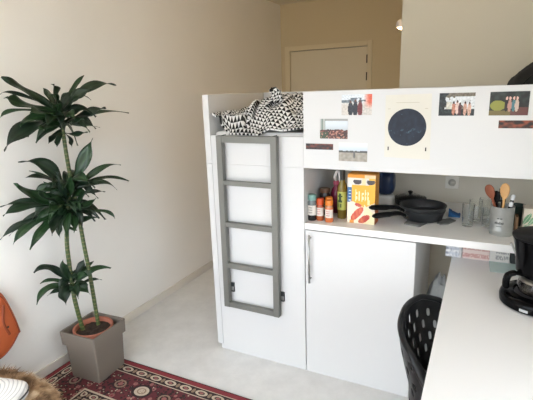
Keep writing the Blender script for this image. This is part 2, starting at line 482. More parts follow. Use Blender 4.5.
for x in (1.015, 1.175):
    for z in (1.487,): bm_box(bm, x, x + .012, -.0022, -.0018, z, z + .002)
link('fine_print', bm, INK, po)
for x in (1.019, 1.184): box('corner_mark', x, x + .0055, -.0024, -.0018, 1.300, 1.3165, INKD, po, 0)

LAMP_W, SKY_COL, SKY_S, EXPO = 3.2, (0.82, 0.905, 1.0, 1), 6.3, 0.20
SUN_S = 32; GROUND_COL = (.22, .22, .21, 1)

# ------------------------------------------------------------------ on the bed
SHEET = mat('white_sheet', (232, 230, 227), .8, bump=.3, bscale=40)
def soft_box(name, x0, x1, y0, y1, z0, z1, m, n=10, amp=.006, k=0, p=4.0, parent=None):
    """a rounded, slightly lumpy cushion shape"""
    bm = bmesh.new(); bmesh.ops.create_cube(bm, size=2.0)
    bmesh.ops.subdivide_edges(bm, edges=bm.edges[:], cuts=n, use_grid_fill=True)
    cx, cy, cz = (x0 + x1) / 2, (y0 + y1) / 2, (z0 + z1) / 2
    for v in bm.verts:
        q = v.co.copy()
        s = (abs(q.x) ** p + abs(q.y) ** p + abs(q.z) ** p) ** (1 / p)
        q = q / s
        d = 1 + amp * 30 * N(q.x * 2 + k, q.y * 2, q.z * 2 + k)
        v.co = Vector((cx + q.x * (x1 - x0) / 2 * min(d, 1), cy + q.y * (y1 - y0) / 2 * min(d, 1), cz + q.z * (z1 - z0) / 2 * min(d, 1)))
    return link(name, bm, m, parent, True)
tag(box('mattress', .045, 2.04, .038, YD - .03, ZP + .042, 1.372, SHEET, None, .02), 'white mattress on the loft bed, seen in a strip below the patterned duvet', 'mattress')
tag(soft_box('pillow', .046, .23, .045, .50, 1.371, 1.448, SHEET, 10, .002, 2, 3.2), 'white pillow at the left end of the loft bed, under the duvet', 'pillow')

def duvet():
    NX, NT = 150, 110
    X0, X1 = .046, .80
    bm = bmesh.new(); uvl = bm.loops.layers.uv.new('UVMap')
    def zf(x): return interp([.046, .075, .11, .155, .34, .40, .47, .60, .8], [1.468, 1.452, 1.405, 1.357, 1.354, 1.386, 1.378, 1.392, 1.39], x)
    def zc(x): return interp([.046, .09, .13, .19, .25, .30, .36, .44, .52, .60, .8], [1.470, 1.462, 1.470, 1.488, 1.520, 1.538, 1.536, 1.545, 1.530, 1.525, 1.5], x)
    def P(i, j):
        s, t = i / NX, j / NT
        x = X0 + (X1 - X0) * s
        y = .012 + .56 * t
        if x > .58: y = max(y, .040)
        a = sm(0, .30 if x < .25 else .42, t)
        z = zf(x) + (zc(x) - zf(x)) * (a ** .8)
        z -= .12 * sm(.62, 1, t)
        # crumple folds: long creases running across plus small ones
        cr = 1 - abs(N(x * 7 + y * 5, y * 6 - x * 3, 3)) * 3
        cr2 = 1 - abs(N(x * 15 - y * 9, y * 12 + x * 8, 8)) * 3
        k = sm(0.0, .10, t)
        k2 = k * sm(X0, X0 + .05, x)
        z += k2 * (.024 * max(cr, -.4) + .012 * max(cr2, -.5) - .016)
        y += (1 - k) * .006 * N(x * 22, 5)
        z = max(z, 1.3775 if y > .030 else 1.354)
        if x < .235 and y < .53 and (y > .04 or x < .10): z = max(z, 1.454)
        return Vector((x, y, z))
    pts = [[P(i, j) for i in range(NX + 1)] for j in range(NT + 1)]
    V = [[bm.verts.new(pts[j][i]) for i in range(NX + 1)] for j in range(NT + 1)]
    UV = {}
    for i in range(NX + 1):
        acc = 0
        for j in range(NT + 1):
            if j: acc += min((pts[j][i] - pts[j - 1][i]).length, .06)
            x = pts[j][i].x
            UV[V[j][i]] = (x + .05 * N(x * 5, acc * 5, 1) + acc * .18, acc + .06 * N(x * 4, acc * 4, 5) + x * .12)
    for j in range(NT):
        for i in range(NX):
            f = bm.faces.new((V[j][i], V[j][i + 1], V[j + 1][i + 1], V[j + 1][i]))
            for q in f.loops: q[uvl].uv = UV[q.vert]
    m, nt, p = base_mat('triangle_print_cotton')
    uv = nt.nodes.new('ShaderNodeUVMap'); sep = nt.nodes.new('ShaderNodeSeparateXYZ'); nt.links.new(uv.outputs[0], sep.inputs[0])
    U, Vv = E(nt, sep.outputs[0]) * (1 / .022), E(nt, sep.outputs[1]) * (1 / .022)
    row = Vv.floor(); fu = (U + (row * .5)).fract(); fv = Vv.fract()
    tri = ((fu - .5).abs() * 2.0).lt((1.0 - fv) * 1.06 - .02)
    nt.links.new(mixcol(nt, tri, rgb(228, 228, 228), rgb(16, 16, 19)), p.inputs['Base Color'])
    p.inputs['Roughness'].default_value = .85
    o = link('duvet', bm, m, None, True)
    md = o.modifiers.new('thick', 'SOLIDIFY'); md.thickness = .010; md.offset = 1
    return o
tag(duvet(), 'crumpled duvet with a black and white triangle print on the loft bed', 'duvet')
# twisted tuft of the same cloth standing up: a pulled-up corner of the duvet
def tuft():
    bm = bmesh.new(); uvl = bm.loops.layers.uv.new('UVMap'); n = 28
    rings = []
    for j in range(12):
        t = j / 11
        ring = []
        for i in range(n):
            a = 2 * PI * i / n
            r = (.038 * (1 - t) ** .8 + .016 * sm(.35, 1, t)) * (1 + .35 * math.sin(3 * a + 2 * t) + .18 * math.sin(7 * a))
            ring.append(bm.verts.new((.350 + .020 * math.sin(t * 3) + r * .95 * math.cos(a), .175 + r * math.sin(a), 1.522 + .072 * t + .012 * math.cos(2 * a + .5) * t)))
        rings.append(ring)
    for j in range(11):
        for i in range(n):
            k = (i + 1) % n
            f = bm.faces.new((rings[j][i], rings[j][k], rings[j + 1][k], rings[j + 1][i]))
            for q, (ii, jj) in zip(f.loops, ((i, j), (i + 1, j), (i + 1, j + 1), (i, j + 1))): q[uvl].uv = (ii * .0075, jj * .0085)
    bm.faces.new(rings[-1])
    o = link('duvet_corner', bm, bpy.data.materials['triangle_print_cotton'], bpy.data.objects['duvet'], True)
    return part_label(o, 'corner of the duvet pulled up into a tuft')
tuft()
# black bag
bag = thing('backpack', (1.745, .40, 1.375), 'rounded black fabric bag lying on the loft bed at the right', 'bag')
bm = bmesh.new(); bmesh.ops.create_uvsphere(bm, u_segments=48, v_segments=32, radius=1)
for v in bm.verts:
    q = v.co; d = 1 + .05 * N(q.x * 3, q.y * 3, q.z * 3) + .02 * N(q.x * 9, q.y * 9, q.z * 9)
    z = q.z * d
    v.co = Vector((1.745 + .248 * q.x * d, .40 + .15 * q.y * d, max(1.376, 1.545 + (.160 if z > 0 else .19) * z)))
link('bag_body', bm, BLACKF, bag, True)
tube('zipper', [(1.745 + .20 * math.cos(a), .40 - .095, 1.535 + .125 * math.sin(a)) for a in [PI * (.05 + .9 * i / 16) for i in range(17)]], .004, BLACK, bag, 8)
tube('strap', spline([(1.60, .275, 1.46), (1.66, .225, 1.52), (1.76, .215, 1.53), (1.86, .24, 1.50), (1.90, .28, 1.45)], 5), .011, BLACK, bag, 10, .35)

# ------------------------------------------------------------------ things on the worktop
ZW = .9003
def jar(x, y, r, h, lid_h, lidm, bodym, label_m, fill, label, cat, name='spice_jar', grp='spice jars in the niche', neck=.8):
    t = thing(name, (x, y, ZW), label, cat, grp)
    c = (x, y, ZW)
    zb = h - lid_h
    lathe('jar_body', [(r * .9, 0), (r, .004), (r, zb - .012), (r * neck, zb - .002), (r * neck, zb)], c, bodym, t, 32)
    if fill is not None: pass
    lathe('lid', [(r * .92, zb + .0005), (r * .95, zb + .003), (r * .95, h - .004), (r * .88, h)], c, lidm, t, 32)
    if label_m is not None:
        bm = bmesh.new(); n = 24
        for z0, z1, in ((h * .22, h * .60),):
            a0, a1 = PI * 1.05, PI * 1.95
            vs = [[bm.verts.new((x + (r + .0006) * math.cos(a0 + (a1 - a0) * i / n), y + (r + .0006) * math.sin(a0 + (a1 - a0) * i / n), ZW + z)) for i in range(n + 1)] for z in (z0, z1)]
            for i in range(n): bm.faces.new((vs[0][i], vs[0][i + 1], vs[1][i + 1], vs[1][i]))
        lb = link('paper_label', bm, label_m, t, True)
        # a printed patch and lines, too small to read
        bm = bmesh.new()
        for q in range(3):
            a = PI * (1.36 + .10 * q)
            for dz in (.30, .40, .49):
                rr = r + .0011
                p0 = [(x + rr * math.cos(a + e), y + rr * math.sin(a + e), ZW + h * (dz + f)) for e, f in ((0, 0), (.18, 0), (.18, .05), (0, .05))]
                bm.faces.new([bm.verts.new(p) for p in p0])
        link('label_print', bm, mat('label_print_red', (168, 62, 54), .6) if fill == 'red' else mat('label_print_dark', (90, 80, 74), .6), lb)
    return t
WHLAB = mat('white_label', (208, 202, 194), .6)
def two_tone(name, lo, hi, split, rough=.2):
    m, nt, p = base_mat(name)
    tc = nt.nodes.new('ShaderNodeTexCoord'); sep = nt.nodes.new('ShaderNodeSeparateXYZ'); nt.links.new(tc.outputs['Object'], sep.inputs[0])
    n = nt.nodes.new('ShaderNodeTexNoise'); n.inputs['Scale'].default_value = 250; nt.links.new(tc.outputs['Object'], n.inputs['Vector'])
    f = (E(nt, sep.outputs[2]) + (E(nt, n.outputs['Fac']) - .5) * .01).gt(split)
    nt.links.new(mixcol(nt, f, rgb(*lo), rgb(*hi)), p.inputs['Base Color'])
    p.inputs['Roughness'].default_value = rough
    return m
jar(.618, .068, .0235, .142, .030, mat('teal_grinder_cap', (112, 150, 144), .35), two_tone('pepper_in_glass', (22, 22, 25), (96, 104, 106), .055), WHLAB, 'dark', 'spice grinder with dark contents and a teal cap, leftmost in the niche', 'spice grinder', 'spice_grinder')
jar(.658, .083, .0205, .120, .034, mat('orange_red_cap', (192, 72, 24), .4), two_tone('paprika_in_glass', (176, 92, 52), (150, 70, 44), .07), WHLAB, 'red', 'spice jar with a deep orange lid, standing just right of the dark grinder', 'spice jar')
jar(.714, .067, .0215, .118, .026, mat('light_orange_cap', (214, 118, 32), .4), two_tone('curry_in_glass', (190, 106, 62), (176, 120, 84), .08), WHLAB, 'red', 'spice jar with a light orange lid, frontmost in the niche before the olive oil', 'spice jar')
jar(.690, .135, .0205, .118, .024, mat('amber_cap', (214, 120, 28), .4), mat('ochre_spice', (150, 92, 40), .3), WHLAB, 'red', 'spice jar with an amber lid, half hidden behind the two orange lidded jars', 'spice jar')
jar(.643, .205, .030, .150, .024, mat('brown_cap', (96, 66, 44), .4), mat('dark_jar_glass', (44, 32, 28), .15), mat('cream_jar_label', (176, 160, 140), .6), 'dark', 'dark jar with a brown lid at the back behind the spice grinder', 'jar', 'storage_jar', 'spice jars in the niche')
# wine-red bottle with white bent spout
t = thing('cleaner_bottle', (.690, .266, ZW), 'wine red bottle with a white bent tube spout, behind the spice jars', 'bottle')
c = (.690, .266, ZW)
lathe('bottle_body', [(.030, 0), (.033, .004), (.033, .10), (.026, .135), (.015, .150), (.015, .162)], c, mat('wine_red_plastic', (128, 30, 62), .3), t)
lathe('cap', [(.017, .1625), (.017, .178), (.012, .184)], c, mat('pink_cap', (176, 74, 96), .4), t)
tube('spout', spline([(.690, .266, ZW + .180), (.693, .230, ZW + .212), (.712, .212, ZW + .246), (.724, .204, ZW + .244), (.733, .198, ZW + .212), (.738, .196, ZW + .180)], 5), .0078, mat('white_plastic', (226, 222, 218), .35), t, 10)
# olive oil bottle
t = thing('oil_bottle', (.757, .160, ZW), 'olive oil bottle with a yellow green label, left of the orange carton', 'bottle')
c = (.757, .160, ZW); OIL = mat('oil_glass', (120, 104, 44), .12)
lathe('bottle_body', [(.024, 0), (.026, .004), (.026, .165), (.022, .185), (.013, .205), (.012, .235)], c, OIL, t)
lathe('neck_wrap', [(.0128, .206), (.0128, .262), (.014, .263), (.014, .276), (.011, .279)], c, mat('dark_neck_foil', (40, 42, 36), .35), t)
def curved_print(name, c, r, z0, z1, a0, a1, m, parent, n=18):
    bm = bmesh.new()
    vs = [[bm.verts.new((c[0] + r * math.cos(a0 + (a1 - a0) * i / n), c[1] + r * math.sin(a0 + (a1 - a0) * i / n), c[2] + z)) for i in range(n + 1)] for z in (z0, z1)]
    for i in range(n): bm.faces.new((vs[0][i], vs[0][i + 1], vs[1][i + 1], vs[1][i]))
    return link(name, bm, m, parent, True)
lb = curved_print('paper_label', c, .0266, .050, .150, PI * 1.0, PI * 1.92, mat('yellow_green_label', (176, 184, 92), .6), t)
for z0, z1, a0, a1 in ((.100, .142, 1.36, 1.52), (.092, .104, 1.30, 1.58), (.064, .086, 1.34, 1.40), (.064, .086, 1.46, 1.54), (.122, .130, 1.28, 1.60)):
    curved_print('label_print', c, .0271, z0, z1, PI * a0, PI * a1, mat('dark_green_print', (44, 66, 34), .6), lb, 6)
# orange cereal carton
t = thing('cereal_carton', (.88, .125, ZW), 'orange and white cereal carton printed with red fruit, beside the pan handles', 'carton')
BX0, BX1, BY0, BY1, BH = .806, .949, .088, .170, .258
def carton_front(u, v):
    c = (236, 168, 44)
    if v > .93: c = (226, 148, 30) if u < .62 else (232, 204, 160)
    elif v > .80:
        c = (222, 214, 204) if u < .78 else (238, 180, 70)
        for cu in (.36, .84):
            if ((u - cu) / .15) ** 2 + ((v - .865) / .06) ** 2 < 1 and v < .90: c = (70, 64, 66)
        if .52 < u < .66: c = (236, 214, 170)
    else:
        if u < .17: c = (226, 220, 210)
        if u < .17 and .44 < v < .74: c = (44, 92, 140)
        if u < .17 and .46 < v < .72 and .04 < u < .13 and int(v * 60) % 4 == 0: c = (190, 208, 220)
        # white lettering, strokes too blurred to read
        for k, (a, b) in enumerate(((.30, .36), (.42, .46), (.52, .58), (.64, .68), (.72, .78))):
            if a < u < b and .46 + .02 * (k % 2) < v < .70 - .03 * (k % 3) and (int(v * 50) % 5 < 3 or (u - a) < .025): c = (246, 226, 180)
        if v < .40 + .05 * math.sin(u * 7 + .4): c = (232, 218, 196)
        if v < .40 and u > .62 and v < .40 - .5 * (u - .62): c = (238, 222, 180)
        for cu, cv, ru, rv, al in ((.36, .20, .26, .085, -.5), (.62, .10, .22, .07, -.3), (.40, .385, .13, .035, .1)):
            du, dv = u - cu, v - cv; a, b = du * math.cos(al) - dv * math.sin(al), du * math.sin(al) + dv * math.cos(al)
            if (a / ru) ** 2 + (b / rv) ** 2 < 1: c = mixc((178, 52, 44), (206, 108, 70), .5 + hn(u, v, 12, 31))
        if .1 < u < .26 and v < .07: c = (222, 150, 70)
        if .72 < u < .82 and .40 < v < .50: c = (244, 214, 150)
    return c
CP = paint_mat('carton_print', .4)
body = box('carton_body', BX0, BX1, BY0, BY1, ZW, ZW + BH, mat('carton_orange_side', (214, 140, 40), .5), t, .001)
part_label(painted('front_print', BX0, BX1, ZW + .0005, ZW + BH - .0005, BY0 - .0008, 44, 78, carton_front, CP, t, .0007), 'front face of the carton with two dark half rounds over white lettering')
def carton_side(u, v):
    if v > .8: return (214, 148, 52)
    if v > .32: return (206, 160, 84) if (int(v * 40) % 4 == 0 and .2 < u < .8) else (216, 150, 56)
    return (200, 104, 46)
painted('side_print', 0, 0, 0, 0, 0, 20, 60, carton_side, CP, t, 0, lambda u, v: (BX1 + .0008, BY0 + (BY1 - BY0) * u, ZW + BH * v))
box('top_flap', BX0 + .003, BX1 - .003, BY0 + .003, BY1 - .003, ZW + BH + .0005, ZW + BH + .003, mat('carton_flap', (222, 150, 44), .5), t, .0008)
# blue bag on white pack behind
t = thing('detergent_pack', (.932, .435, ZW), 'navy blue pouch with a white base, at the back between the carton and the pans', 'pouch')
soft_box('pouch_top', .880, .985, .38, .49, ZW + .082, ZW + .225, mat('navy_foil', (26, 42, 72), .3, bump=.6, bscale=30), 8, .004, 3, 3, t)
soft_box('pouch_base', .885, .980, .385, .485, ZW, ZW + .090, mat('white_foil', (206, 206, 202), .4), 8, .003, 5, 5, t)
# saucepan with glass lid at the back
t = thing('saucepan', (1.055, .53, ZW), 'dark saucepan with a glass lid at the back behind the stacked frying pans', 'pan')
c = (1.050, .575, ZW)
lathe('pan_body', [(.075, 0), (.085, .006), (.090, .036), (.0925, .038), (.087, .038), (.082, .010), (0, .008)], c, PAN, t, cap=False)
lathe('lid_glass', [(.088, .0405), (.080, .048), (.05, .058), (.0, .062)], c, GLASS, t, cap=False)
bm = bmesh.new(); bm_tube(bm, [(c[0] + .0895 * math.cos(2 * PI * i / 48), c[1] + .0895 * math.sin(2 * PI * i / 48), ZW + .0415) for i in range(49)], .0028, 8, False)
part_label(link('lid_rim', bm, PAN, t, True), 'dark metal rim of the glass lid')
lathe('lid_knob', [(.008, .060), (.007, .067), (.013, .073), (.015, .079), (.008, .083), (0, .0835)], c, BLACK, t, 24)
# two stacked frying pans
PC = (1.158, .272)
def frying_pan(name, z, r, h, hz, tip, label):
    t = thing(name, (PC[0], PC[1], z), label, 'frying pan', 'stacked frying pans')
    c = (PC[0], PC[1], z)
    lathe('pan_body', [(0, 0), (r * .80, 0), (r * .86, .004), (r * .985, h - .004), (r, h), (r - .002, h + .002), (r - .006, h), (r * .83, .007), (r * .79, .005), (0, .005)], c, PAN, t, 56, cap=False)
    lathe('pan_lining', [(r * .80, .0062), (0, .0058)], c, PANIN, t, 56, cap=False)
    d = Vector((tip[0] - PC[0], tip[1] - PC[1], 0)).normalized()
    p0 = Vector((PC[0], PC[1], z + h * .62)) + d * (r - .005); p1 = Vector((tip[0], tip[1], hz))
    hd = tube('handle', spline([p0 + d * .012, p0.lerp(p1, .25) + Vector((0, 0, .012)), p0.lerp(p1, .6) + Vector((0, 0, .008)), p1], 6), [.012] * 5 + [.016] * 6 + [.019] * 6 + [.017, .008], BLACK, t, 12, .7)
    lp = tube('handle_bracket', [p0 - d * .004, p0 + d * .022], .0095, STEEL, t, 10, .6)
    part_label(lp, 'bright steel handle bracket')
    return t
frying_pan('frying_pan', ZW + .0085, .113, .050, ZW + .066, (.955, .020), 'lower dark frying pan of the stack, resting on the grey felt pads')
frying_pan('frying_pan', ZW + .0365, .118, .046, ZW + .106, (.935, .032), 'upper dark frying pan of the stack, its handle in front of the orange carton')
# felt pads under the pans and to their right
def slab(name, pts, z0, z1, m, label, cat):
    bm = bmesh.new()
    a = [bm.verts.new((x, y, z0)) for x, y in pts]; b_ = [bm.verts.new((x, y, z1)) for x, y in pts]
    n = len(pts); bm.faces.new(a); bm.faces.new(b_)
    for i in range(n): bm.faces.new((a[i], a[(i + 1) % n], b_[(i + 1) % n], b_[i]))
    bmesh.ops.bevel(bm, geom=bm.edges[:], offset=.0015, segments=1, affect='EDGES')
    return tag(link(name, bm, m), label, cat)
slab('felt_pad', [(1.085, .150), (1.165, .128), (1.24, .36), (1.11, .40)], ZW, ZW + .0075, FELT, 'grey felt pad poking out in front from under the frying pans', 'pot holder')
slab('felt_pad', [(1.255, .205), (1.290, .228), (1.322, .300), (1.290, .330), (1.240, .285), (1.235, .220)], ZW, ZW + .006, FELT, 'small grey felt pad on the worktop right of the frying pans', 'pot holder')
# blue cloth
bm = bmesh.new(); G_ = 18
vv = [[None] * (G_ + 1) for _ in range(G_ + 1)]
for i in range(G_ + 1):
    for j in range(G_ + 1):
        u, v = i / G_, j / G_
        x = 1.278 + .058 * u; y = .370 + .075 * v
        h = .034 * (1 - u) ** 1.3 * math.sin(PI * min(1, v + .12)) ** .6 + .006 * N(u * 5, v * 5, 2) + .006
        vv[i][j] = bm.verts.new((x, y, ZW + max(h, .001) * (0 if (v in (0, 1) or u == 1) else 1)))
for i in range(G_):
    for j in range(G_): bm.faces.new((vv[i][j], vv[i + 1][j], vv[i + 1][j + 1], vv[i][j + 1]))
bo = [vv[i][0] for i in range(G_ + 1)] + [vv[G_][j] for j in range(1, G_ + 1)] + [vv[i][G_] for i in range(G_ - 1, -1, -1)] + [vv[0][j] for j in range(G_ - 1, 0, -1)]
bm.faces.new(bo)
tag(link('cleaning_cloth', bm, mat('blue_cloth', (40, 98, 156), .8), None, True), 'crumpled bright blue cloth between the frying pans and the glasses', 'cloth')
# drinking glasses
def glass(x, y, r, h, label):
    o = lathe('drinking_glass', [(0, 0), (r * .84, 0), (r * .88, .003), (r, h), (r - .0018, h), (r * .82, .010), (0, .009)], (x, y, ZW), GLASS, None, 40, cap=False)
    return tag(o, label, 'glass', 'clear glasses on the worktop')
glass(1.376, .240, .0285, .112, 'clear tumbler at the front left of the glasses on the worktop')
glass(1.407, .330, .0310, .112, 'clear tumbler just behind the front left tumbler')
glass(1.452, .470, .0300, .092, 'clear tumbler at the back of the glasses near the niche wall')
glass(1.462, .262, .0240, .090, 'clear glass half hidden behind the left side of the tin utensil holder')
# tin with utensils
t = thing('utensil_holder', (1.521, .160, ZW), 'grey tin utensil holder with dark lettering, holding wooden spoons', 'utensil holder')
c = (1.521, .160, ZW); TR = .0485; TH = .136
lathe('tin_body', [(0, 0), (TR * .985, 0), (TR, .003), (TR * 1.0, .022), (TR * 1.015, .024), (TR * 1.0, .027), (TR, TH - .004), (TR * 1.03, TH - .002), (TR * 1.03, TH), (TR - .002, TH), (TR - .003, .004), (0, .003)], c, TIN, t, 48, cap=False)
INKT = mat('tin_print', (84, 86, 86), .6)
for z0, z1, a0, a1 in ((.058, .068, 1.30, 1.335), (.058, .070, 1.345, 1.375), (.058, .066, 1.385, 1.42), (.058, .071, 1.43, 1.455), (.058, .067, 1.465, 1.50), (.058, .068, 1.51, 1.54), (.082, .087, 1.36, 1.42), (.082, .087, 1.44, 1.50), (.046, .049, 1.34, 1.50)):
    curved_print('lettering', c, TR + .0009, z0, z1, PI * a0, PI * a1, INKT, t, 4)
def spoon(name, base, top, r0, bowl_w, bowl_l, m, label, cat, grp, flat=.35):
    t = thing(name, base, label, cat, grp)
    b_, e = Vector(base), Vector(top); d = (e - b_).normalized(); L_ = (e - b_).length
    hl = L_ - bowl_l
    tube('handle', [b_, b_ + d * (hl * .5), b_ + d * (hl + .004)], [r0, r0 * .95, r0 * 1.1], m, t, 10)
    bm = bmesh.new(); bmesh.ops.create_uvsphere(bm, u_segments=24, v_segments=16, radius=1)
    a, s = frame_at(d)
    side = Vector((.86, -.5, 0)); side = (side - d * side.dot(d)).normalized(); nrm = side.cross(d).normalized()
    ctr = b_ + d * (hl + bowl_l / 2)
    for v in bm.verts:
        q = v.co.copy(); w_ = 1 + .18 * q.z
        dish = .45 * (1 - q.x * q.x) * (1 - q.z * q.z) * (1 if q.y > 0 else .3)
        v.co = ctr + side * q.x * bowl_w / 2 * w_ + d * q.z * bowl_l / 2 + nrm * (q.y - dish) * bowl_w * flat / 2
    link('bowl', bm, m, t, True)
    return t
GU = 'utensils standing in the tin'
WOODR = mat('reddish_wood', (136, 74, 46), .6, var=.1, scale=40); WOODL = mat('pale_wood', (204, 158, 102), .6, var=.06, scale=40)
spoon('wooden_spoon', (1.535, .150, ZW + .006), (1.450, .185, ZW + .226), .0055, .046, .070, WOODR, 'reddish brown wooden spoon leaning left in the tin', 'spoon', GU)
spoon('wooden_spoon', (1.520, .140, ZW + .006), (1.522, .160, ZW + .242), .0055, .044, .075, WOODL, 'pale wooden spoon standing upright in the tin', 'spoon', GU)
spoon('serving_spoon', (1.503, .178, ZW + .006), (1.489, .182, ZW + .200), .0045, .036, .060, BLACK, 'black serving spoon in the tin, left of the pale wooden spoon', 'spoon', GU)
# spatula
t = thing('spatula', (1.523, .176, ZW + .006), 'black slotted spatula in the tin, against the pale wooden spoon', 'spatula', GU)
tube('handle', [(1.514, .182, ZW + .006), (1.515, .188, ZW + .150)], .0045, BLACK, t, 10)
bm = bmesh.new()
for k in range(4): bm_box(bm, 1.500 + .0085 * k, 1.5055 + .0085 * k, .1865, .1895, ZW + .155, ZW + .202)
bm_box(bm, 1.500, 1.531, .1865, .1895, ZW + .146, ZW + .1552); bm_box(bm, 1.500, 1.531, .1865, .1895, ZW + .2018, ZW + .210)
link('blade', bm, BLACK, t)
for nm, b0, e0, mm, lab in (('kitchen_tool', (1.530, .172, ZW + .006), (1.560, .185, ZW + .185), 'white end', 'black handled kitchen tool with a white end, higher one on the right of the tin'),
                       ('kitchen_tool', (1.538, .158, ZW + .006), (1.552, .150, ZW + .158), 'white end', 'black handled kitchen tool with a white end, lower one on the right of the tin')):
    t = thing(nm, b0, lab, 'kitchen tool', GU)
    b0, e0 = Vector(b0), Vector(e0)
    tube('handle', [b0, b0.lerp(e0, .55), b0.lerp(e0, .86)], [.004, .0075, .0085], BLACK, t, 10)
    part_label(tube('handle_end', [b0.lerp(e0, .862), b0.lerp(e0, .97), e0], [.0088, .0092, .006], mat('white_handle_end', (228, 228, 226), .35), t, 12), 'white handle end')
# dark green cup behind
t = thing('mug', (1.590, .330, ZW), 'dark green cup behind the tin utensil holder', 'cup')
c = (1.590, .330, ZW); DG = mat('dark_green_glaze', (26, 50, 44), .35)
lathe('cup_body', [(0, 0), (.022, 0), (.026, .004), (.042, .104), (.040, .104), (.024, .008), (0, .006)], c, DG, t, cap=False)
# brown small board
t = box('cork_block', 1.5765, 1.590, .175, .235, ZW, ZW + .083, mat('brown_wood', (122, 92, 62), .7, var=.1, scale=30), None, .003)
tag(t, 'small upright brown wooden board between the tin and the leaf print carton', 'board')
# leaf print carton
t = thing('napkin_carton', (1.690, .27, ZW), 'cream carton printed with green leaves at the right end of the worktop', 'carton')
LX0, LX1, LY0, LY1, LH = 1.612, 1.775, .235, .315, .112
box('carton_body', LX0, LX1, LY0, LY1, ZW, ZW + LH, mat('cream_carton', (226, 214, 196), .6), t, .0015)
leafs = [(.10, .55, 1.1, .16, .30), (.24, .50, 1.0, .14, .30), (.08, .18, .9, .12, .2), (.36, .75, .7, .12, .2), (.40, .28, 1.2, .15, .26), (.58, .6, .9, .14, .28), (.74, .3, 1.1, .14, .26), (.86, .7, .8, .14, .26), (.24, .12, .4, .1, .18)]
def leafy(u, v):
    c = (228, 216, 198)
    for k, (cu, cv, al, w_, h_) in enumerate(leafs):
        du, dv = (u - cu) * 1.45, v - cv
        a, b2 = du * math.cos(al) + dv * math.sin(al), -du * math.sin(al) + dv * math.cos(al)
        if abs(a) < h_ and abs(b2) < w_ * .62 * (1 - (a / h_) ** 2):
            c = mixc((104, 156, 116), (140, 178, 140), k % 3 / 2)
            if abs(b2) < .012: c = (206, 214, 190)
    return c
painted('front_print', LX0, LX1, ZW + .0005, ZW + LH - .0005, LY0 - .0008, 60, 42, leafy, CP, t, .0007)

# ------------------------------------------------------------------ desk and what lies on it
ZD = .740
t = thing('desk', (1.70, -.45, 0), 'white desk with a plain top reaching in under the worktop', 'desk')
box('desk_top', 1.318, 2.045, -1.45, .44, ZD - .019, ZD, DESKM, t, .002)
for x in (1.40, 2.02):
    for y in (-1.40, .39): box('leg', x - .02, x + .02, y - .02, y + .02, 0, ZD - .0195, DESKM, t)
box('apron', 1.422, 1.997, .38, .40, ZD - .09, ZD - .0195, DESKM, t)
ZDD = ZD + .0004
# cartons in the gap between desk and worktop
def printed_box(nm, x0, x1, y0, y1, z0, z1, fn, m, label, cat, nx, nz):
    t = thing(nm, ((x0 + x1) / 2, (y0 + y1) / 2, z0), label, cat)
    box('carton_body', x0, x1, y0, y1, z0, z1, m, t, .001)
    painted('front_print', x0, x1, z0 + .0004, z1 - .0004, y0 - .0008, nx, nz, fn, CP, t, .0007)
    return t
def spines(u, v):
    k = int(v * 7)
    c = [(222, 222, 224), (204, 208, 214), (230, 230, 230), (194, 198, 206), (216, 218, 222), (226, 226, 226), (206, 209, 214)][k]
    if u > .82: c = mixc(c, (206, 200, 196), .6)
    if u < .18 and k in (1, 3): c = (150, 156, 166)
    return mixc(c, (160, 166, 176), max(0, hn(u, v, 9, 41)) * 1.4)
def pinkish(u, v):
    c = (224, 206, 200)
    if .10 < v < .34 or .56 < v < .86: c = mixc((208, 168, 160), (196, 152, 146), .5 + 1.2 * hn(u, v, 22, 42)) if hn(u, v * .4, 30, 43) > -.22 else (226, 208, 200)
    return c
def greyprint(u, v):
    c = (220, 216, 210)
    if .30 < u < .95 and (.15 < v < .38 or .50 < v < .62 or .72 < v < .86) and hn(u, v * .4, 24, 44) > -.15: c = (162, 160, 158)
    return c
PAPERW = mat('paper_white', (224, 224, 224), .6)
t = thing('paper_stack', (1.325, .28, ZDD), 'stack of white and bluish papers at the left end under the worktop edge', 'papers')
body = None
box('sheets', 1.288, 1.362, .2025, .38, ZDD, ZDD + .088, PAPERW, t, .0005)
painted('sheet_edges', 1.288, 1.362, ZDD + .0004, ZDD + .0876, .2017, 24, 21, spines, CP, t, .0007)
printed_box('pink_print_carton', 1.3655, 1.486, .2025, .36, ZDD, ZDD + .086, pinkish, mat('pale_pink_card', (222, 204, 198), .6), 'flat white carton with rows of reddish print, under the worktop edge', 'carton', 60, 20)
printed_box('grey_print_carton', 1.4885, 1.572, .2035, .36, ZDD, ZDD + .088, greyprint, PAPERW, 'flat white carton with grey print, right of the reddish printed carton', 'carton', 44, 20)
tag(box('pencil_case', 1.576, 1.66, .2035, .30, ZDD, ZDD + .075, mat('dark_green_case', (30, 38, 36), .6), None, .006), 'dark green black case on the desk behind the coffee maker', 'case')
slab('plastic_folder', [(1.490, .068), (1.640, .075), (1.640, .199), (1.486, .197)], ZDD, ZDD + .004, mat('pale_teal_plastic', (192, 212, 208), .25), 'pale teal plastic folder lying on the desk before the printed cartons', 'folder')

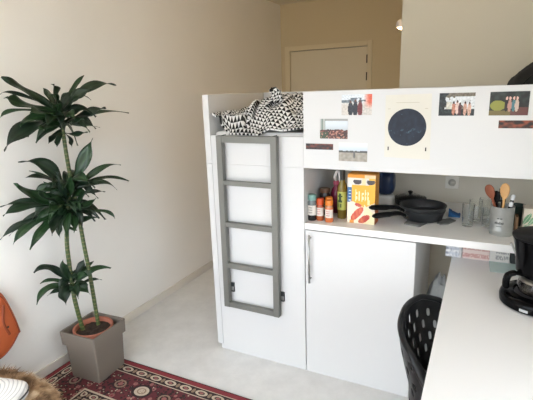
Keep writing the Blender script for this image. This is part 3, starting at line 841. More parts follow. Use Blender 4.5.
# coffee maker
CX, CY = 1.655, -.200
t = thing('coffee_maker', (CX, CY, ZDD), 'black filter coffee maker with a glass carafe on the white desk', 'coffee maker')
c = (CX, CY, ZDD)
lathe('base', [(0, 0), (.124, 0), (.133, .006), (.135, .026), (.131, .040), (.121, .048), (.088, .050), (.086, .041), (0, .041)], c, BLACKG, t, 56, cap=False)
lathe('warming_plate', [(.082, .0412), (.082, .0445), (0, .0446)], c, mat('warming_plate_metal', (70, 70, 72), .4, .6), t, 48, cap=False)
bm = bmesh.new()
for i in range(1): bm_box(bm, CX + .035, CX + .125, CY + .060, CY + .128, ZDD + .040, ZDD + .18, .012)
link('column', bm, BLACKG, t, False)
lathe('brew_head', [(0, .132), (.080, .132), (.086, .136), (.095, .215), (.106, .262), (.108, .269), (.104, .270), (0, .270)], c, BLACKG, t, 56, cap=False)
lathe('lid', [(.1055, .2705), (.110, .273), (.110, .279), (.101, .287), (.05, .292), (0, .293)], c, BLACK, t, 56, cap=False)
part_label(tube('lid_latch', [(CX - .112, CY - .012, ZDD + .242), (CX - .098, CY - .012, ZDD + .216), (CX - .088, CY - .012, ZDD + .192)], .004, STEEL, t, 8), 'thin grey latch on the side of the brew head')
bm = bmesh.new(); a0 = PI * 1.33
for k in range(1):
    n = 8
    vs = [[bm.verts.new((CX + (.1345 if q else .1348) * math.cos(a0 + .22 * i / n), CY + .1345 * math.sin(a0 + .22 * i / n), ZDD + z)) for i in range(n + 1)] for q, z in enumerate((.011, .022))]
    for i in range(n): bm.faces.new((vs[0][i], vs[0][i + 1], vs[1][i + 1], vs[1][i]))
part_label(link('badge', bm, mat('badge_silver', (196, 198, 200), .3, .6), t, True), 'small silver badge on the front of the base')
g = lathe('carafe', [(0, .0465), (.062, .0465), (.073, .055), (.077, .076), (.069, .100), (.058, .111), (.056, .111), (.067, .099), (.0748, .076), (.071, .057), (.060, .0485), (0, .0485)], c, COFFEEGLASS, t, 48, cap=False)
part_label(lathe('carafe_band', [(.0705, .098), (.0725, .098), (.0625, .1125), (.0600, .1130), (.0600, .1110)], c, STEEL, g, 48, cap=False), 'steel band round the neck of the carafe')
lathe('carafe_lid', [(0, .1135), (.060, .1135), (.059, .124), (0, .126)], c, BLACKG, g, 40, cap=False)
ha = math.radians(196); hx, hy = math.cos(ha), math.sin(ha)
tube('carafe_handle', spline([(CX + hx * .060, CY + hy * .060, ZDD + .119), (CX + hx * .092, CY + hy * .092, ZDD + .126), (CX + hx * .114, CY + hy * .114, ZDD + .116), (CX + hx * .121, CY + hy * .121, ZDD + .090), (CX + hx * .120, CY + hy * .120, ZDD + .064)], 6), [.010] * 6 + [.014] * 6 + [.016] * 12 + [.013], BLACKG, g, 14, .8)

# ------------------------------------------------------------------ chair at the desk
def chair():
    t = thing('desk_chair', (1.43, -.47, 0), 'black plastic shell chair with a perforated curved back, pushed under the desk', 'chair')
    KX, KY, AX, AY = 1.425, -.47, .235, .262
    NT_, NZ = 72, 18
    def rim_z(ph):
        a = abs(ph - .13)
        return interp([0, .6, .95, 1.15, 1.4, 2.3], [.735, .728, .698, .63, .50, .44], a)
    def pt(ph, t):
        zr = rim_z(ph); zb = .430
        z = zb + (zr - zb) * t
        k = .80 + .20 * sm(0, 1, (z - zb) / .29)
        cph, sph = math.cos(ph), math.sin(ph); e = 2.5
        r = (abs(cph) ** e + abs(sph) ** e) ** (-1 / e)
        return Vector((KX - AX * r * cph * k, KY + AY * r * sph * k, z))
    bm = bmesh.new(); PH_ = [-2.1 + 4.2 * i / NT_ for i in range(NT_ + 1)]
    V = [[bm.verts.new(pt(ph, j / NZ)) for ph in PH_] for j in range(NZ + 1)]
    for j in range(NZ):
        for i in range(NT_):
            row = (j - 4) // 3
            hole = 4 <= j < NZ - 2 and (j - 4) % 3 in (0, 1) and (i + 2 * (row % 2)) % 4 == 0 and abs(PH_[i] - .13) < .95
            if not hole: bm.faces.new((V[j][i], V[j][i + 1], V[j + 1][i + 1], V[j + 1][i]))
    o = link('backrest', bm, CHAIRM, t, True)
    part_label(o, 'curved back pierced by rows of oval holes')
    sd = o.modifiers.new('so', 'SOLIDIFY'); sd.thickness = .008; sd.offset = 0
    ss = o.modifiers.new('ss', 'SUBSURF'); ss.levels = 1; ss.render_levels = 2
    tube('rim', [pt(ph, 1) for ph in PH_], [.012 + .009 * sm(.9, 1.15, abs(ph - .13)) for ph in PH_], CHAIRM, t, 12, .9)
    # seat pan
    bm = bmesh.new(); n = 56; rings = []
    for (k, z) in ((0, .425), (.5, .424), (.8, .430), (.86, .438), (.86, .425), (.78, .416), (.4, .410), (0, .410)):
        if k == 0: rings.append([bm.verts.new((KX + .02, KY, z))]); continue
        ring = []
        for i in range(n):
            a = 2 * PI * i / n; e = 2.8
            r = (abs(math.cos(a)) ** e + abs(math.sin(a)) ** e) ** (-1 / e)
            ring.append(bm.verts.new((KX + .02 + AX * 1.05 * r * k * math.cos(a), KY + AY * .93 * r * k * math.sin(a), z)))
        rings.append(ring)
    for a, b_ in zip(rings, rings[1:]):
        for i in range(n):
            j = (i + 1) % n
            if len(a) == 1: bm.faces.new((a[0], b_[i], b_[j]))
            elif len(b_) == 1: bm.faces.new((a[i], a[j], b_[0]))
            else: bm.faces.new((a[i], a[j], b_[j], b_[i]))
    link('seat', bm, CHAIRM, t, True)
    for sx, sy in ((-1, -1), (-1, 1), (1, -1), (1, 1)):
        tube('leg', [(KX + sx * .145, KY + sy * .165, .415), (KX + sx * .195, KY + sy * .215, 0.0)], [.013, .011], CHAIRM, t, 12)
chair()
# crumpled plastic bag under the worktop
bm = bmesh.new(); bmesh.ops.create_uvsphere(bm, u_segments=48, v_segments=40, radius=1)
for v in bm.verts:
    q = v.co.copy(); h = (q.z + 1) / 2
    d = 1 + .16 * N(q.x * 2.5, q.y * 2.5, q.z * 2.5) + .10 * abs(N(q.x * 6, q.y * 6, q.z * 6))
    w_ = 1.0 if h < .6 else 1 - .30 * sm(.6, 1, h)
    sq = max(abs(q.x), abs(q.y), .001); rr = math.hypot(q.x, q.y); f = (.6 * rr / sq + .4) if rr > .01 else 1
    v.co = Vector((1.262 + .078 * q.x * d * w_ * f, .34 + .10 * q.y * d * w_ * f, max(.001, .005 + .575 * h ** .9 * (1 + .05 * N(q.x * 4, q.y * 4, 9)))))
m = mat('cloudy_plastic_film', (190, 194, 194), .25, bump=.5, bscale=25)
m.node_tree.nodes['Principled BSDF'].inputs['Transmission Weight'].default_value = .35
tag(link('plastic_bag', bm, m, None, True), 'tall crumpled cloudy plastic bag in the knee space beside the cupboard', 'plastic bag')

# ------------------------------------------------------------------ plant
PXc, PYc = -.525, -.492; ROT = math.radians(3)
def sq_ring(bm, h, z, cham=.006):
    vs = []
    for sx, sy in ((-1, -1), (1, -1), (1, 1), (-1, 1)):
        for a, b_ in (((sx * (h - cham), sy * h), (sx * h, sy * (h - cham))),):
            pair = [a, b_]
            if sx * sy > 0: pair = [b_, a]
            for q in pair: vs.append(bm.verts.new((PXc + q[0] * math.cos(ROT) - q[1] * math.sin(ROT), PYc + q[0] * math.sin(ROT) + q[1] * math.cos(ROT), z)))
    return vs
ZG = .0105
def sq_loft(name, prof, m, parent):
    bm = bmesh.new(); rings = [sq_ring(bm, h, z) for h, z in prof]
    for a, b_ in zip(rings, rings[1:]):
        for i in range(8): bm.faces.new((a[i], a[(i + 1) % 8], b_[(i + 1) % 8], b_[i]))
    bm.faces.new(rings[0]); bm.faces.new(rings[-1])
    return link(name, bm, m, parent)
t = thing('planter', (PXc, PYc, ZG), 'square taupe planter with a thick rim, standing on the red rug by the wall', 'planter')
sq_loft('planter_body', [(.101, ZG), (.104, ZG + .004), (.1125, .224), (.107, .224), (.098, .045), (.02, .044)], POTM, t)
sq_loft('rim', [(.1195, .2215), (.1245, .2245), (.1275, .302), (.1265, .305), (.1175, .305), (.1165, .301), (.1160, .2245), (.1165, .2215)], POTM, t)
t = thing('potted_dracaena', (PXc, PYc, .045), 'tall dracaena with two ringed canes in a terracotta pot set in the taupe planter', 'plant')
lathe('terracotta_pot', [(0, 0), (.066, 0), (.070, .004), (.098, .205), (.106, .208), (.111, .251), (.107, .255), (.099, .251), (.097, .22), (0, .215)], (PXc, PYc, .045), TERRA, t, 48, cap=False)
bm = bmesh.new(); rings = []
for i in range(9):
    r = .0965 * i / 8
    rings.append([bm.verts.new((PXc + r * math.cos(2 * PI * k / 40), PYc + r * math.sin(2 * PI * k / 40), .272 + .010 * N(r * 40 * math.cos(2 * PI * k / 40), r * 40 * math.sin(2 * PI * k / 40)))) for k in range(40)] if i else [bm.verts.new((PXc, PYc, .274))])
for i in range(8):
    for k in range(40):
        k2 = (k + 1) % 40
        bm.faces.new((rings[0][0], rings[1][k], rings[1][k2]) if i == 0 else (rings[i][k], rings[i + 1][k], rings[i + 1][k2], rings[i][k2]))
link('soil', bm, SOIL, t, True)
def cane_mat():
    m, nt, p = base_mat('ringed_cane')
    tc = nt.nodes.new('ShaderNodeTexCoord'); sep = nt.nodes.new('ShaderNodeSeparateXYZ'); nt.links.new(tc.outputs['Object'], sep.inputs[0])
    n = nt.nodes.new('ShaderNodeTexNoise'); n.inputs['Scale'].default_value = 25; nt.links.new(tc.outputs['Object'], n.inputs['Vector'])
    z = E(nt, sep.outputs[2]) * 42 + E(nt, n.outputs['Fac']) * 1.0
    ring = z.fract().lt(.30)
    c1 = mixcol(nt, n.outputs['Fac'], rgb(44, 64, 30), rgb(72, 88, 44))
    nt.links.new(mixcol(nt, ring, c1, rgb(104, 104, 66)), p.inputs['Base Color']); p.inputs['Roughness'].default_value = .5
    return m
CANE = cane_mat()
def leaf_mat(name, a, b_):
    m, nt, p = base_mat(name)
    uv = nt.nodes.new('ShaderNodeUVMap'); sep = nt.nodes.new('ShaderNodeSeparateXYZ'); nt.links.new(uv.outputs[0], sep.inputs[0])
    x = (E(nt, sep.outputs[0]) - .5).abs()
    stripe = ((x * 26).sin() * .5 + .5) * .35 + x.lt(.05) * .45
    nt.links.new(mixcol(nt, stripe, rgb(*a), rgb(*b_)), p.inputs['Base Color'])
    p.inputs['Roughness'].default_value = .38
    return m
LEAFM = [leaf_mat('leaf_green', (16, 38, 22), (36, 62, 36)), leaf_mat('leaf_mid_green', (22, 50, 26), (46, 76, 40)), leaf_mat('leaf_dark_green', (12, 30, 20), (28, 50, 32))]
def leaf(b0, m0, t0, w, parent, k, wav):
    b0, m0, t0 = Vector(b0), Vector(m0), Vector(t0)
    ctl = 2 * m0 - (b0 + t0) / 2
    bm = bmesh.new(); uvl = bm.loops.layers.uv.new('UVMap')
    n = 18; rows = []
    view = Vector((.78, -.52, .33)).normalized()
    for i in range(n + 1):
        s = i / n
        p = (1 - s) ** 2 * b0 + 2 * s * (1 - s) * ctl + s * s * t0
        d = (2 * (1 - s) * (ctl - b0) + 2 * s * (t0 - ctl)).normalized()
        # blade turned partly up, partly to the room
        up = (Vector((0, 0, 1)) * .55 + view * (.75 + .25 * wav)); up = (up - d * up.dot(d)).normalized()
        side = d.cross(up).normalized()
        prof = (.30 + .70 * sm(0, .45, s)) * (1 - sm(.55, 1.0, s) ** 1.5) if s < 1 else 0
        hw = max(w * .44 * prof, .0008)
        wave = .20 * w * math.sin(s * 9 + wav * 9)
        row = []
        for q in (-1, -.5, 0, .5, 1):
            fold = .22 * hw * abs(q) * 1.4
            co = p + side * q * hw + up * (fold - .1 * hw + wave * abs(q) * (1 if q > 0 else -.7))
            if co.x < -.770: co.x = -.770 - .004 * abs(q) * (co.x + .770)
            row.append(bm.verts.new(co))
        rows.append(row)
    for i in range(n):
        for q in range(4):
            f = bm.faces.new((rows[i][q], rows[i][q + 1], rows[i + 1][q + 1], rows[i + 1][q]))
            for l_, (a, c_) in zip(f.loops, ((q, i), (q + 1, i), (q + 1, i + 1), (q, i + 1))): l_[uvl].uv = (a / 4, c_ / n)
    o = link('leaf', bm, LEAFM[k % 3], parent, True)
    sd = o.modifiers.new('so', 'SOLIDIFY'); sd.thickness = .0012; sd.offset = 0
    return o
TOP_LEAVES = [
  ((-0.562,-0.489,1.515), (-0.609,-0.624,1.628), (-0.636,-0.710,1.689), 0.062),
  ((-0.586,-0.538,1.557), (-0.645,-0.634,1.610), (-0.686,-0.698,1.608), 0.022),
  ((-0.578,-0.522,1.517), (-0.595,-0.656,1.562), (-0.592,-0.732,1.597), 0.073),
  ((-0.583,-0.531,1.512), (-0.641,-0.650,1.534), (-0.677,-0.725,1.496), 0.028),
  ((-0.560,-0.486,1.504), (-0.507,-0.526,1.585), (-0.467,-0.568,1.651), 0.079),
  ((-0.560,-0.486,1.535), (-0.609,-0.486,1.591), (-0.650,-0.487,1.638), 0.039),
  ((-0.564,-0.493,1.480), (-0.577,-0.669,1.444), (-0.578,-0.795,1.354), 0.084),
  ((-0.569,-0.504,1.496), (-0.567,-0.625,1.493), (-0.558,-0.710,1.462), 0.062),
  ((-0.551,-0.467,1.514), (-0.542,-0.386,1.633), (-0.533,-0.317,1.698), 0.034),
  ((-0.545,-0.455,1.503), (-0.502,-0.428,1.582), (-0.442,-0.357,1.630), 0.067),
  ((-0.533,-0.431,1.558), (-0.501,-0.315,1.637), (-0.453,-0.175,1.642), 0.056),
  ((-0.552,-0.469,1.462), (-0.454,-0.393,1.503), (-0.377,-0.340,1.526), 0.056),
  ((-0.547,-0.460,1.467), (-0.465,-0.316,1.504), (-0.384,-0.170,1.490), 0.028),
  ((-0.553,-0.471,1.442), (-0.544,-0.364,1.439), (-0.527,-0.258,1.416), 0.022),
  ((-0.555,-0.476,1.406), (-0.495,-0.452,1.399), (-0.440,-0.422,1.407), 0.034),
  ((-0.562,-0.489,1.443), (-0.570,-0.569,1.420), (-0.575,-0.630,1.371), 0.034),
  ((-0.559,-0.483,1.422), (-0.524,-0.562,1.400), (-0.494,-0.624,1.368), 0.034),
  ((-0.560,-0.486,1.464), (-0.511,-0.586,1.452), (-0.476,-0.678,1.450), 0.062),
  ((-0.554,-0.473,1.499), (-0.585,-0.411,1.573), (-0.608,-0.357,1.625), 0.056),
  ((-0.554,-0.473,1.432), (-0.469,-0.488,1.464), (-0.390,-0.479,1.478), 0.051),
  ((-0.557,-0.480,1.412), (-0.553,-0.520,1.375), (-0.542,-0.540,1.341), 0.034),
  ((-0.555,-0.475,1.411), (-0.567,-0.436,1.365), (-0.582,-0.417,1.325), 0.034),
  ((-0.559,-0.484,1.484), (-0.518,-0.613,1.521), (-0.478,-0.705,1.521), 0.067),
]
MID_LEAVES = [
  ((-0.550,-0.465,1.126), (-0.494,-0.425,1.258), (-0.446,-0.389,1.373), 0.073),
  ((-0.558,-0.480,1.073), (-0.469,-0.362,1.194), (-0.396,-0.263,1.209), 0.039),
  ((-0.554,-0.474,1.088), (-0.483,-0.329,1.142), (-0.417,-0.193,1.102), 0.031),
  ((-0.553,-0.472,1.066), (-0.456,-0.385,1.132), (-0.382,-0.326,1.080), 0.034),
  ((-0.557,-0.479,1.045), (-0.546,-0.382,1.069), (-0.527,-0.280,1.048), 0.028),
  ((-0.557,-0.480,1.000), (-0.503,-0.430,1.015), (-0.465,-0.404,1.046), 0.039),
  ((-0.558,-0.480,0.955), (-0.472,-0.368,0.962), (-0.426,-0.325,0.907), 0.028),
  ((-0.571,-0.507,0.926), (-0.490,-0.468,0.941), (-0.427,-0.441,0.951), 0.039),
  ((-0.571,-0.507,1.078), (-0.578,-0.584,1.238), (-0.615,-0.713,1.287), 0.079),
  ((-0.578,-0.523,1.098), (-0.562,-0.615,1.192), (-0.566,-0.724,1.213), 0.034),
  ((-0.577,-0.520,1.119), (-0.639,-0.547,1.180), (-0.706,-0.602,1.219), 0.017),
  ((-0.578,-0.522,1.031), (-0.606,-0.666,1.106), (-0.611,-0.749,1.190), 0.079),
  ((-0.583,-0.532,1.022), (-0.634,-0.662,1.077), (-0.689,-0.795,1.074), 0.034),
  ((-0.591,-0.548,1.037), (-0.611,-0.703,1.063), (-0.627,-0.826,1.043), 0.056),
  ((-0.589,-0.545,0.991), (-0.639,-0.710,0.977), (-0.675,-0.834,0.917), 0.039),
  ((-0.593,-0.552,1.004), (-0.605,-0.702,0.968), (-0.610,-0.815,0.893), 0.051),
  ((-0.585,-0.537,0.979), (-0.569,-0.653,0.947), (-0.563,-0.764,0.856), 0.062),
  ((-0.588,-0.542,1.013), (-0.645,-0.621,1.006), (-0.726,-0.756,0.906), 0.034),
  ((-0.576,-0.519,0.906), (-0.546,-0.520,0.893), (-0.518,-0.512,0.888), 0.022),
  ((-0.568,-0.501,1.049), (-0.509,-0.582,1.147), (-0.453,-0.630,1.232), 0.062),
  ((-0.568,-0.501,1.049), (-0.507,-0.527,1.125), (-0.454,-0.542,1.216), 0.051),
  ((-0.574,-0.514,1.024), (-0.501,-0.616,1.056), (-0.450,-0.716,1.040), 0.067),
  ((-0.565,-0.496,1.020), (-0.471,-0.503,1.069), (-0.390,-0.501,1.117), 0.051),
  ((-0.574,-0.514,1.018), (-0.525,-0.639,1.086), (-0.479,-0.729,1.151), 0.067),
  ((-0.573,-0.512,0.996), (-0.524,-0.624,0.976), (-0.474,-0.696,0.918), 0.056),
  ((-0.569,-0.504,0.994), (-0.495,-0.540,0.955), (-0.445,-0.591,0.905), 0.045),
  ((-0.572,-0.510,1.051), (-0.643,-0.530,1.116), (-0.695,-0.535,1.142), 0.051),
  ((-0.572,-0.509,0.984), (-0.620,-0.533,0.917), (-0.647,-0.526,0.831), 0.045),
  ((-0.567,-0.499,1.071), (-0.580,-0.413,1.119), (-0.587,-0.335,1.137), 0.039),
]
LOW_LEAVES = [
  ((-0.587,-0.540,0.571), (-0.606,-0.643,0.705), (-0.622,-0.726,0.707), 0.051),
  ((-0.590,-0.547,0.555), (-0.625,-0.618,0.622), (-0.656,-0.681,0.620), 0.028),
  ((-0.593,-0.552,0.551), (-0.604,-0.675,0.603), (-0.602,-0.753,0.542), 0.045),
  ((-0.591,-0.548,0.549), (-0.611,-0.614,0.563), (-0.629,-0.671,0.550), 0.028),
  ((-0.584,-0.534,0.581), (-0.575,-0.579,0.673), (-0.558,-0.594,0.742), 0.051),
  ((-0.582,-0.530,0.580), (-0.581,-0.478,0.644), (-0.583,-0.442,0.685), 0.045),
  ((-0.577,-0.519,0.588), (-0.575,-0.428,0.638), (-0.584,-0.375,0.647), 0.022),
  ((-0.581,-0.528,0.555), (-0.523,-0.447,0.629), (-0.466,-0.362,0.616), 0.045),
  ((-0.579,-0.523,0.553), (-0.566,-0.435,0.555), (-0.555,-0.361,0.525), 0.020),
  ((-0.582,-0.530,0.537), (-0.533,-0.518,0.571), (-0.495,-0.511,0.569), 0.034),
  ((-0.589,-0.545,0.573), (-0.547,-0.621,0.566), (-0.501,-0.660,0.517), 0.073),
  ((-0.585,-0.536,0.570), (-0.513,-0.539,0.632), (-0.448,-0.529,0.632), 0.045),
]
CANE_TALL = [ (-0.543,-0.450,0.596), (-0.547,-0.458,0.780), (-0.550,-0.464,0.974), (-0.555,-0.475,1.155), (-0.557,-0.479,1.307), (-0.557,-0.478,1.422), (-0.553,-0.471,1.514) ]
CANE_SHORT = [ (-0.585,-0.537,0.440), (-0.587,-0.541,0.565), (-0.586,-0.539,0.703), (-0.585,-0.536,0.802), (-0.578,-0.523,0.913), (-0.570,-0.505,1.022), (-0.560,-0.486,1.102) ]

def extra(n, c, r, zl, seed):
    rnd = random.Random(seed); out = []
    for k in range(n):
        az = 2.4 * k + rnd.uniform(-.4, .4); el = rnd.uniform(-.5, .75); L_ = rnd.uniform(.6, 1) * r
        b0 = Vector((c[0], c[1], c[2] + rnd.uniform(-zl, zl)))
        hx, hy = math.cos(az), math.sin(az)
        t0 = b0 + Vector((hx * math.cos(el), hy * math.cos(el), math.sin(el) - .18)) * L_
        m0 = b0.lerp(t0, .5) + Vector((0, 0, .06 * L_ / .2))
        if t0.x < -.75: continue
        out.append((tuple(b0), tuple(m0), tuple(t0), rnd.uniform(.045, .068)))
    return out
def cane(pts, base, r0, r1, leaves):
    P = spline([base] + pts, 6)
    R = [r0 + (r1 - r0) * i / (len(P) - 1) for i in range(len(P))]
    o = tube('cane', P, R, CANE, t, 16)
    for k, (b0, m0, t0, w) in enumerate(leaves):
        # each leaf starts on the cane
        b0 = Vector(b0); near = min(P, key=lambda q: (q - b0).length)
        if (near - b0).length > .008:
            b0 = near.lerp(b0, min(1, .010 / (near - b0).length))
        leaf(b0, m0, t0, w, o, (k * 7 + len(leaves)) % 5, N(k * 1.7, len(leaves)))
cane(CANE_TALL, (-.548, -.436, .262), .0115, .0095, TOP_LEAVES + extra(22, (-.557, -.478, 1.46), .19, .05, 3))
cane(CANE_SHORT, (-.590, -.512, .262), .0125, .0105, MID_LEAVES + LOW_LEAVES + extra(32, (-.570, -.500, 1.03), .20, .08, 5) + extra(7, (-.588, -.541, .56), .14, .03, 8))

# ------------------------------------------------------------------ rug
def rug_mat():
    m, nt, p = base_mat('persian_rug_pile')
    tc = nt.nodes.new('ShaderNodeTexCoord'); sep = nt.nodes.new('ShaderNodeSeparateXYZ'); nt.links.new(tc.outputs['Object'], sep.inputs[0])
    x, y = E(nt, sep.outputs[0]), E(nt, sep.outputs[1])
    dx = x - RX0; dy = RY1 - y; dxr = RX1 - x
    dd = dy.min(dx.min(dxr))
    along_x = dy.lt(dx.min(dxr) + .0001)          # 1 in the band along the far edge
    s = along_x * x + (1.0 - along_x) * y
    def vor(scale, feature='F1'):
        v = nt.nodes.new('ShaderNodeTexVoronoi'); v.inputs['Scale'].default_value = scale; nt.links.new(tc.outputs['Object'], v.inputs['Vector'])
        return v
    v1 = vor(48); f1 = E(nt, v1.outputs['Distance']); cell = nt.nodes.new('ShaderNodeSeparateXYZ'); nt.links.new(v1.outputs['Color'], cell.inputs[0]); cr = E(nt, cell.outputs[0]); cg = E(nt, cell.outputs[1])
    v3 = vor(22); f3 = E(nt, v3.outputs['Distance']); cell3 = nt.nodes.new('ShaderNodeSeparateXYZ'); nt.links.new(v3.outputs['Color'], cell3.inputs[0]); c3 = E(nt, cell3.outputs[0])
    v2 = vor(90); f2 = E(nt, v2.outputs['Distance'])
    DARK, WINE, RED, CREAMC, PINK, NAVY, TAN = rgb(40, 24, 26), rgb(92, 26, 36), rgb(126, 22, 38), rgb(186, 170, 150), rgb(144, 86, 84), rgb(32, 26, 32), rgb(134, 112, 94)
    # field: dark ground strewn with red, pink and cream flowers
    col = mixcol(nt, cr.gt(.45), NAVY, WINE)
    col = mixcol(nt, f1.lt(.36) * cg.gt(.35), col, PINK)
    col = mixcol(nt, f1.lt(.22) * cg.gt(.2), col, CREAMC)
    col = mixcol(nt, f2.lt(.16), col, TAN)
    def band(a, b_, c, cur): return mixcol(nt, dd.between(a, b_), cur, c)
    # main border
    def motif(period, d0, ru, rv, off=0.0):
        u = (((s + off) * (1 / period)).fract() - .5) * period * (1 / ru); v = (dd - d0) * (1 / rv)
        return (u * u + v * v).sqrt()
    mb = mixcol(nt, f1.lt(.46) * cr.gt(.35), WINE, DARK)
    mb = mixcol(nt, f3.between(.16, .34) * c3.gt(.40), mb, PINK)
    mb = mixcol(nt, f3.lt(.12) * c3.gt(.40), mb, RED)
    mb = mixcol(nt, f1.lt(.27) * cg.gt(.45), mb, TAN)
    mb = mixcol(nt, f1.lt(.17) * cg.gt(.3), mb, CREAMC)
    mb = mixcol(nt, f2.lt(.20) * cr.gt(.4), mb, DARK)
    r2 = motif(.31, .190, .050, .044, .155)
    mb = mixcol(nt, r2.lt(1.0) * f2.lt(.55), mb, DARK); mb = mixcol(nt, r2.between(.50, .72), mb, TAN); mb = mixcol(nt, r2.lt(.3), mb, PINK)
    r1 = motif(.31, .190, .045, .038)
    mb = mixcol(nt, r1.lt(1.35), mb, DARK); mb = mixcol(nt, r1.lt(.98), mb, CREAMC); mb = mixcol(nt, r1.lt(.62) * f2.lt(.36), mb, TAN); mb = mixcol(nt, r1.between(.45, .60), mb, TAN)
    col = mixcol(nt, dd.lt(.300), col, mb)
    # guard stripes
    def guard(a, b_, per, cur):
        g = mixcol(nt, f2.lt(.18), DARK, WINE)
        q = motif(per, (a + b_) / 2, per * .36, (b_ - a) * .36)
        g = mixcol(nt, q.between(.55, 1.0), g, CREAMC); g = mixcol(nt, q.lt(.35), g, PINK)
        q2 = motif(per, (a + b_) / 2, per * .10, (b_ - a) * .30, per / 2)
        g = mixcol(nt, q2.lt(1.0), g, TAN)
        return mixcol(nt, dd.between(a, b_), cur, g)
    col = guard(.041, .098, .105, col); col = guard(.312, .362, .080, col)
    for a, b_ in ((.036, .041), (.098, .104), (.300, .306), (.306, .312), (.362, .370), (.386, .392)):
        col = band(a, b_, CREAMC, col)
    col = band(.370, .386, RED, col)
    col = mixcol(nt, dd.lt(.036), col, RED); col = mixcol(nt, dd.lt(.007), col, DARK)
    n = nt.nodes.new('ShaderNodeTexNoise'); n.inputs['Scale'].default_value = 260; nt.links.new(tc.outputs['Object'], n.inputs['Vector'])
    hs = nt.nodes.new('ShaderNodeHueSaturation'); hs.inputs['Saturation'].default_value = .92
    nt.links.new(col, hs.inputs['Color']); nt.links.new((E(nt, n.outputs['Fac']) * .6 + .68).v, hs.inputs['Value'])
    nt.links.new(hs.outputs[0], p.inputs['Base Color']); p.inputs['Roughness'].default_value = .95
    bp = nt.nodes.new('ShaderNodeBump'); bp.inputs['Strength'].default_value = .5; bp.inputs['Distance'].default_value = .002
    nt.links.new(n.outputs['Fac'], bp.inputs['Height']); nt.links.new(bp.outputs[0], p.inputs['Normal'])
    return m
RX0, RX1, RY0, RY1 = -.768, .92, -1.80, -.349
tag(box('rug', RX0, RX1, RY0, RY1, .0005, .010, rug_mat(), None, .003), 'red Persian rug with cream medallion border, on the pale floor at lower left', 'rug')

# ------------------------------------------------------------------ fur seat, cushion, orange bag
def fur():
    t = thing('pouf', (-.50, -1.22, .0105), 'low seat covered in a shaggy brown fur throw in the lower left corner', 'seat')
    m, nt, p = base_mat('brown_fur')
    tc = nt.nodes.new('ShaderNodeTexCoord'); n = nt.nodes.new('ShaderNodeTexNoise'); n.inputs['Scale'].default_value = 14; n.inputs['Detail'].default_value = 6
    nt.links.new(tc.outputs['Object'], n.inputs['Vector'])
    r = nt.nodes.new('ShaderNodeValToRGB')
    r.color_ramp.elements[0].position = .32; r.color_ramp.elements[0].color = rgb(96, 72, 50)
    r.color_ramp.elements[1].position = .68; r.color_ramp.elements[1].color = rgb(232, 212, 184)
    e = r.color_ramp.elements.new(.5); e.color = rgb(172, 140, 106)
    nt.links.new(n.outputs['Fac'], r.inputs[0]); nt.links.new(r.outputs[0], p.inputs['Base Color']); p.inputs['Roughness'].default_value = .9
    # draped throw over a low round-cornered block
    FX0, FX1, FY0, FY1, FZ = -.762, -.215, -1.62, -.862, .258
    def f(s, t_):      # s: round the edge 0..1, t_: centre 0 -> edge -> down to the floor 1.6
        a = 2 * PI * s; e_ = 3.4
        r_ = (abs(math.cos(a)) ** e_ + abs(math.sin(a)) ** e_) ** (-1 / e_)
        hx, hy = (FX1 - FX0) / 2 - .02, (FY1 - FY0) / 2 - .02; cx_, cy_ = (FX0 + FX1) / 2, (FY0 + FY1) / 2
        k = min(t_, 1.0); d = max(0, t_ - .93)
        nz = .014 * N(math.cos(a) * k * 3, math.sin(a) * k * 3, 2) + .022 * N(math.cos(a) * k * 7, math.sin(a) * k * 7, 6)
        fl = 1 + .05 * d * math.sin(a * 9) + .10 * d
        x = cx_ + hx * r_ * math.cos(a) * k * fl; y = cy_ + hy * r_ * math.sin(a) * k * fl
        z = FZ + nz + .012 * math.cos(k * 2) - d * .36 - .016 * sm(.8, 1, k) * k + .022 * sm(-.55, -.70, cx_ + hx * r_ * math.cos(a) * k) * sm(-1.1, -.95, cy_ + hy * r_ * math.sin(a) * k)
        return Vector((max(x, XL + .012), y, max(z, .013)))
    bm = bmesh.new(); NA_, NT_ = 120, 44
    rows = [[bm.verts.new(f(i / NA_, 1.6 * j / NT_)) for i in range(NA_)] for j in range(1, NT_ + 1)]
    ctr = bm.verts.new(f(0, 0))
    for i in range(NA_):
        k = (i + 1) % NA_
        bm.faces.new((ctr, rows[0][i], rows[0][k]))
        for j in range(NT_ - 1): bm.faces.new((rows[j][i], rows[j + 1][i], rows[j + 1][k], rows[j][k]))
    bm.normal_update()
    rnd = random.Random(4)
    for _ in range(15000):                       # tufts of pile
        s, t_ = rnd.random(), (rnd.random() ** .6) * 1.58
        p0 = f(s, t_); p1 = f(s, t_ + .03); p2 = f(s + .004, t_)
        nn = (p1 - p0).cross(p2 - p0)
        if nn.length < 1e-9: continue
        nn.normalize()
        if nn.z < -.2: nn = -nn
        if t_ > 1 and (p0 - Vector((-.48, -1.25, p0.z))).dot(nn) < 0: nn = -nn
        flow = ((p1 - p0).normalized() * .9 + Vector((rnd.uniform(-.6, .6), rnd.uniform(-.6, .6), rnd.uniform(-.3, .3))))
        L_ = rnd.uniform(.016, .036); tip = p0 + nn * L_ * .55 + flow * L_ * .9
        tip.x = max(tip.x, XL + .004); tip.z = max(tip.z, .011)
        sd = flow.cross(nn).normalized() * .0022
        bm.faces.new((bm.verts.new(p0 - sd), bm.verts.new(p0 + sd), bm.verts.new(tip)))
    me = bpy.data.meshes.new('fur_throw'); bm.to_mesh(me); bm.free(); me.materials.append(m)
    o = bpy.data.objects.new('fur_throw', me); COL.objects.link(o); o.parent = t
    for v in me.vertices: v.co = v.co - PW[t.name]
    for q in me.polygons: q.use_smooth = True
fur()
